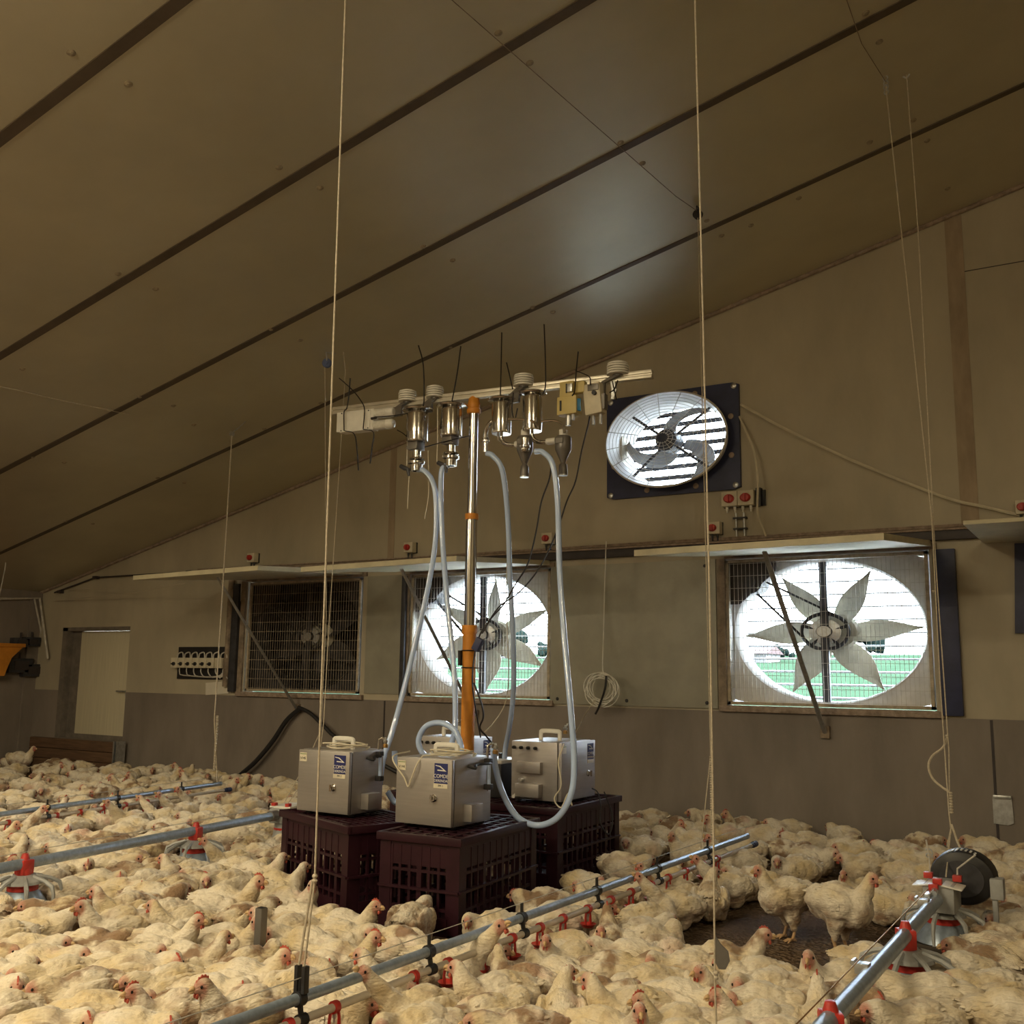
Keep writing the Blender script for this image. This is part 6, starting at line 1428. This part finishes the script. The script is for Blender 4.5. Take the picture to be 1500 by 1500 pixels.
    (-2.645, -0.2, 142, 0.99, 1, 0, 2, 6, 9, 11), (-5.715, -2.307, -151, 0.94, 9, 0, 0, 2, 9, 0), (-5.431, -1.966, 83, 0.99, 6, 0, 1, 7, 9, 0),
    (-3.022, -0.254, 185, 0.9, 8, 0, 0, 3, 9, 11), (-6.052, -2.444, 150, 1.03, 3, 0, 2, 11, 1, 16), (-5.633, -1.929, -170, 0.92, 2, 0, 0, 6, 9, 0),
    (-4.642, -0.98, 177, 0.99, 0, 0, 0, 10, 9, 6), (-6.33, -2.699, 116, 0.98, 3, 1, 2, 7, 1, 16), (-5.829, -2.056, -103, 0.97, 9, 0, 0, 3, 9, 0),
    (-6.559, -2.989, 229, 0.93, 1, 0, 0, 2, 1, 16), (-5.378, -1.404, 39, 1, 0, 0, 1, 11, 9, 0), (-6.339, -2.293, 269, 0.9, 1, 1, 0, 10, 1, 16),
    (-5.668, -1.524, 82, 0.95, 2, 1, 1, 9, 9, 0), (-4.962, -0.889, 219, 0.92, 3, 1, 0, 9, 9, 6), (-6.633, -2.602, 38, 0.91, 1, 0, 1, 6, 1, 16),
    (-5.983, -1.762, -103, 0.96, 9, 1, 0, 4, 9, 0), (-5.489, -1.121, 227, 0.95, 0, 1, 0, 3, 9, 6), (-6.37, -1.967, 91, 1, 6, 1, 1, 13, 1, 16),
    (-6.974, -2.743, 120, 0.97, 0, 0, 2, 1, 1, 16), (-5.997, -1.371, -105, 0.97, 0, 1, 0, 8, 9, 0), (-6.739, -2.221, 201, 0.97, 0, 0, 0, 9, 1, 16),
    (-5.842, -0.981, -174, 1.02, 0, 0, 0, 0, 0, 18), (-6.665, -1.864, 57, 0.97, 1, 1, 1, 12, 1, 16), (-6.272, -1.366, 18, 0.96, 0, 0, 1, 15, 1, 16),
    (-7.152, -2.468, 224, 0.97, 0, 0, 0, 3, 1, 16), (-5.347, -0.411, 235, 1.01, 5, 1, 0, 8, 9, 6), (-6.556, -1.523, 57, 0.97, 2, 0, 1, 14, 1, 16),
    (-7.107, -2.005, 25, 0.99, 0, 0, 1, 8, 1, 16), (-6.228, -0.932, 16, 0.97, 1, 0, 1, 15, 1, 15), (-6.87, -1.562, 60, 0.95, 0, 0, 1, 13, 9, 16),
    (-7.407, -2.288, 28, 0.98, 1, 0, 1, 4, 1, 16), (-6.515, -1.046, 65, 1.01, 5, 0, 1, 11, 1, 15), (-6.782, -1.213, 34, 1, 6, 0, 1, 14, 9, 16),
    (-7.204, -1.686, -99, 1.01, 2, 1, 0, 10, 9, 16), (-7.414, -1.963, -96, 0.95, 1, 1, 0, 7, 9, 16), (-7.781, -2.294, 74, 1.02, 0, 1, 1, 0, 1, 16),
    (-6.27, -0.465, 14, 0.97, 0, 0, 1, 17, 1, 15), (-6.695, -0.738, 51, 0.93, 3, 0, 1, 12, 1, 15), (-7.264, -1.376, 239, 1.01, 3, 1, 0, 12, 9, 16),
    (-7.086, -1.122, 42, 0.95, 0, 0, 1, 5, 1, 15), (-6.513, -0.386, -107, 1.02, 0, 0, 0, 16, 1, 15), (-7.596, -1.564, 38, 0.95, 0, 0, 1, 9, 9, 16),
    (-8.05, -2.135, 239, 0.96, 7, 1, 0, 0, 9, 16), (-7.065, -0.819, 210, 0.96, 3, 0, 0, 7, 1, 15), (-7.869, -1.761, 71, 0.93, 8, 0, 1, 5, 9, 16),
    (-7.423, -1.102, -101, 0.96, 3, 0, 0, 3, 1, 15), (-7.61, -1.245, 23, 0.97, 2, 0, 1, 11, 9, 16), (-6.977, -0.469, -105, 0.99, 7, 0, 0, 13, 1, 15),
    (-7.001, -0.27, 17, 0.94, 0, 0, 1, 14, 1, 15), (-8.174, -1.689, 27, 0.93, 4, 0, 1, 4, 9, 16), (-7.522, -0.755, 21, 0.99, 3, 0, 1, 4, 1, 15),
    (-8.101, -1.427, -97, 0.93, 1, 0, 0, 8, 9, 16), (-7.928, -1.149, 24, 1, 2, 0, 1, 1, 1, 15), (-7.39, -0.502, 19, 0.93, 2, 1, 1, 8, 1, 15),
    (-8.461, -1.826, 265, 0.92, 1, 1, 0, 1, 9, 16), (-7.419, -0.296, -118, 0.95, 1, 0, 0, 10, 1, 15), (-7.717, -0.422, 63, 0.95, 4, 0, 1, 6, 1, 15),
    (-8.422, -1.32, 209, 0.93, 0, 1, 0, 6, 9, 16), (-8.016, -0.769, 93, 0.99, 1, 0, 1, 2, 1, 15), (-7.592, -0.2, -168, 0.93, 2, 0, 0, 9, 1, 15),
    (-8.326, -0.996, 225, 0.95, 0, 0, 0, 0, 1, 15), (-8.784, -1.459, -94, 0.93, 0, 0, 0, 3, 9, 16), (-7.881, -0.2, 235, 0.92, 3, 0, 0, 16, 9, 15),
    (-8.169, -0.49, 22, 1, 2, 0, 1, 14, 9, 15), (-8.586, -0.826, 86, 0.93, 0, 0, 1, 11, 9, 15), (-8.836, -1.027, 26, 0.93, 3, 0, 1, 7, 9, 15),
    (-8.519, -0.538, 33, 1.01, 6, 0, 1, 12, 9, 15), (-8.27, -0.2, 21, 0.99, 1, 0, 1, 15, 9, 15), (-9.148, -1.3, 250, 0.93, 2, 0, 0, 2, 9, 16),
    (-9.013, -0.743, 26, 0.98, 2, 0, 1, 9, 9, 15), (-8.778, -0.287, 99, 0.98, 8, 0, 1, 13, 9, 15), (-9.334, -1.047, 279, 0.99, 6, 0, 0, 2, 9, 15),
    (-9.341, -0.704, 31, 0.9, 8, 1, 1, 6, 9, 15), (-9.197, -0.435, -136, 0.97, 2, 0, 0, 10, 9, 15), (-9.65, -0.779, 28, 0.93, 10, 0, 1, 5, 9, 15),
    (-9.96, -0.93, 186, 1.01, 0, 0, 0, 1, 9, 15), (-9.727, -0.318, 11, 0.92, 1, 1, 1, 8, 9, 15), (-10.014, -0.593, 253, 0.95, 2, 0, 0, 3, 9, 15),
    (-10.381, -0.693, 244, 0.93, 1, 0, 0, 0, 9, 15), (-10.5, -0.238, -151, 0.99, 7, 1, 0, 4, 9, 15),
]
POSES = ['s0', 's1', 's2', 'n0', 'n1', 'n2', 'd0', 'd1', 'd2', 'e0', 't0']
POSE_WORD = {'s': 'sitting', 'n': 'upright-necked', 'd': 'dozing', 'e': 'neck-stretching', 't': 'standing'}
FACING = ['facing left', 'facing right', 'facing away', 'facing us']
NTH = ['first', 'second', 'third', 'fourth', 'fifth', 'sixth', 'seventh', 'eighth', 'ninth', 'tenth', 'eleventh', 'twelfth', 'thirteenth', 'fourteenth',
       'fifteenth', 'sixteenth', 'seventeenth', 'eighteenth', 'nineteenth']
ROW = {0: '', 1: ', front row', 2: ', second row', 3: ', third row', 9: ', back row'}
ZONES = ['between far drinker and left feeder', 'before the left feeder pans', 'in the lower left corner', 'left of crates, behind stake', 'around the steel stake',
         'in front of near drinker', 'beside the left-hand crate', 'between near drinker and bare floor', 'at bottom right of flock', 'beside the bare floor patch',
         'at far end of near drinker', 'between crates and gable wall', 'along gable wall at right', 'behind the feeder motor unit', 'right of right feeder pipe',
         'nearest the door wall', 'beyond the far drinker line', 'behind the left-hand crates', 'by the gable wall at left']
for x, y, hdg, s, var, soiled, facing, nth, row, zone in BIRDS:
    v = POSES[var]
    o = bpy.data.objects.new('broiler_chicken', BIRD_MESH[v][soiled]); COL.objects.link(o)
    o.location = (x, y, 0); o.rotation_euler = (0, 0, radians(hdg)); o.scale = (s, s, s)
    tag(o, '%s %s chicken %s, %s from left %s%s' % (POSE_WORD[v[0]], 'soiled' if soiled else 'white', FACING[facing], NTH[nth], ZONES[zone], ROW[row]),
        'chicken', 'white broiler chickens on the litter floor')
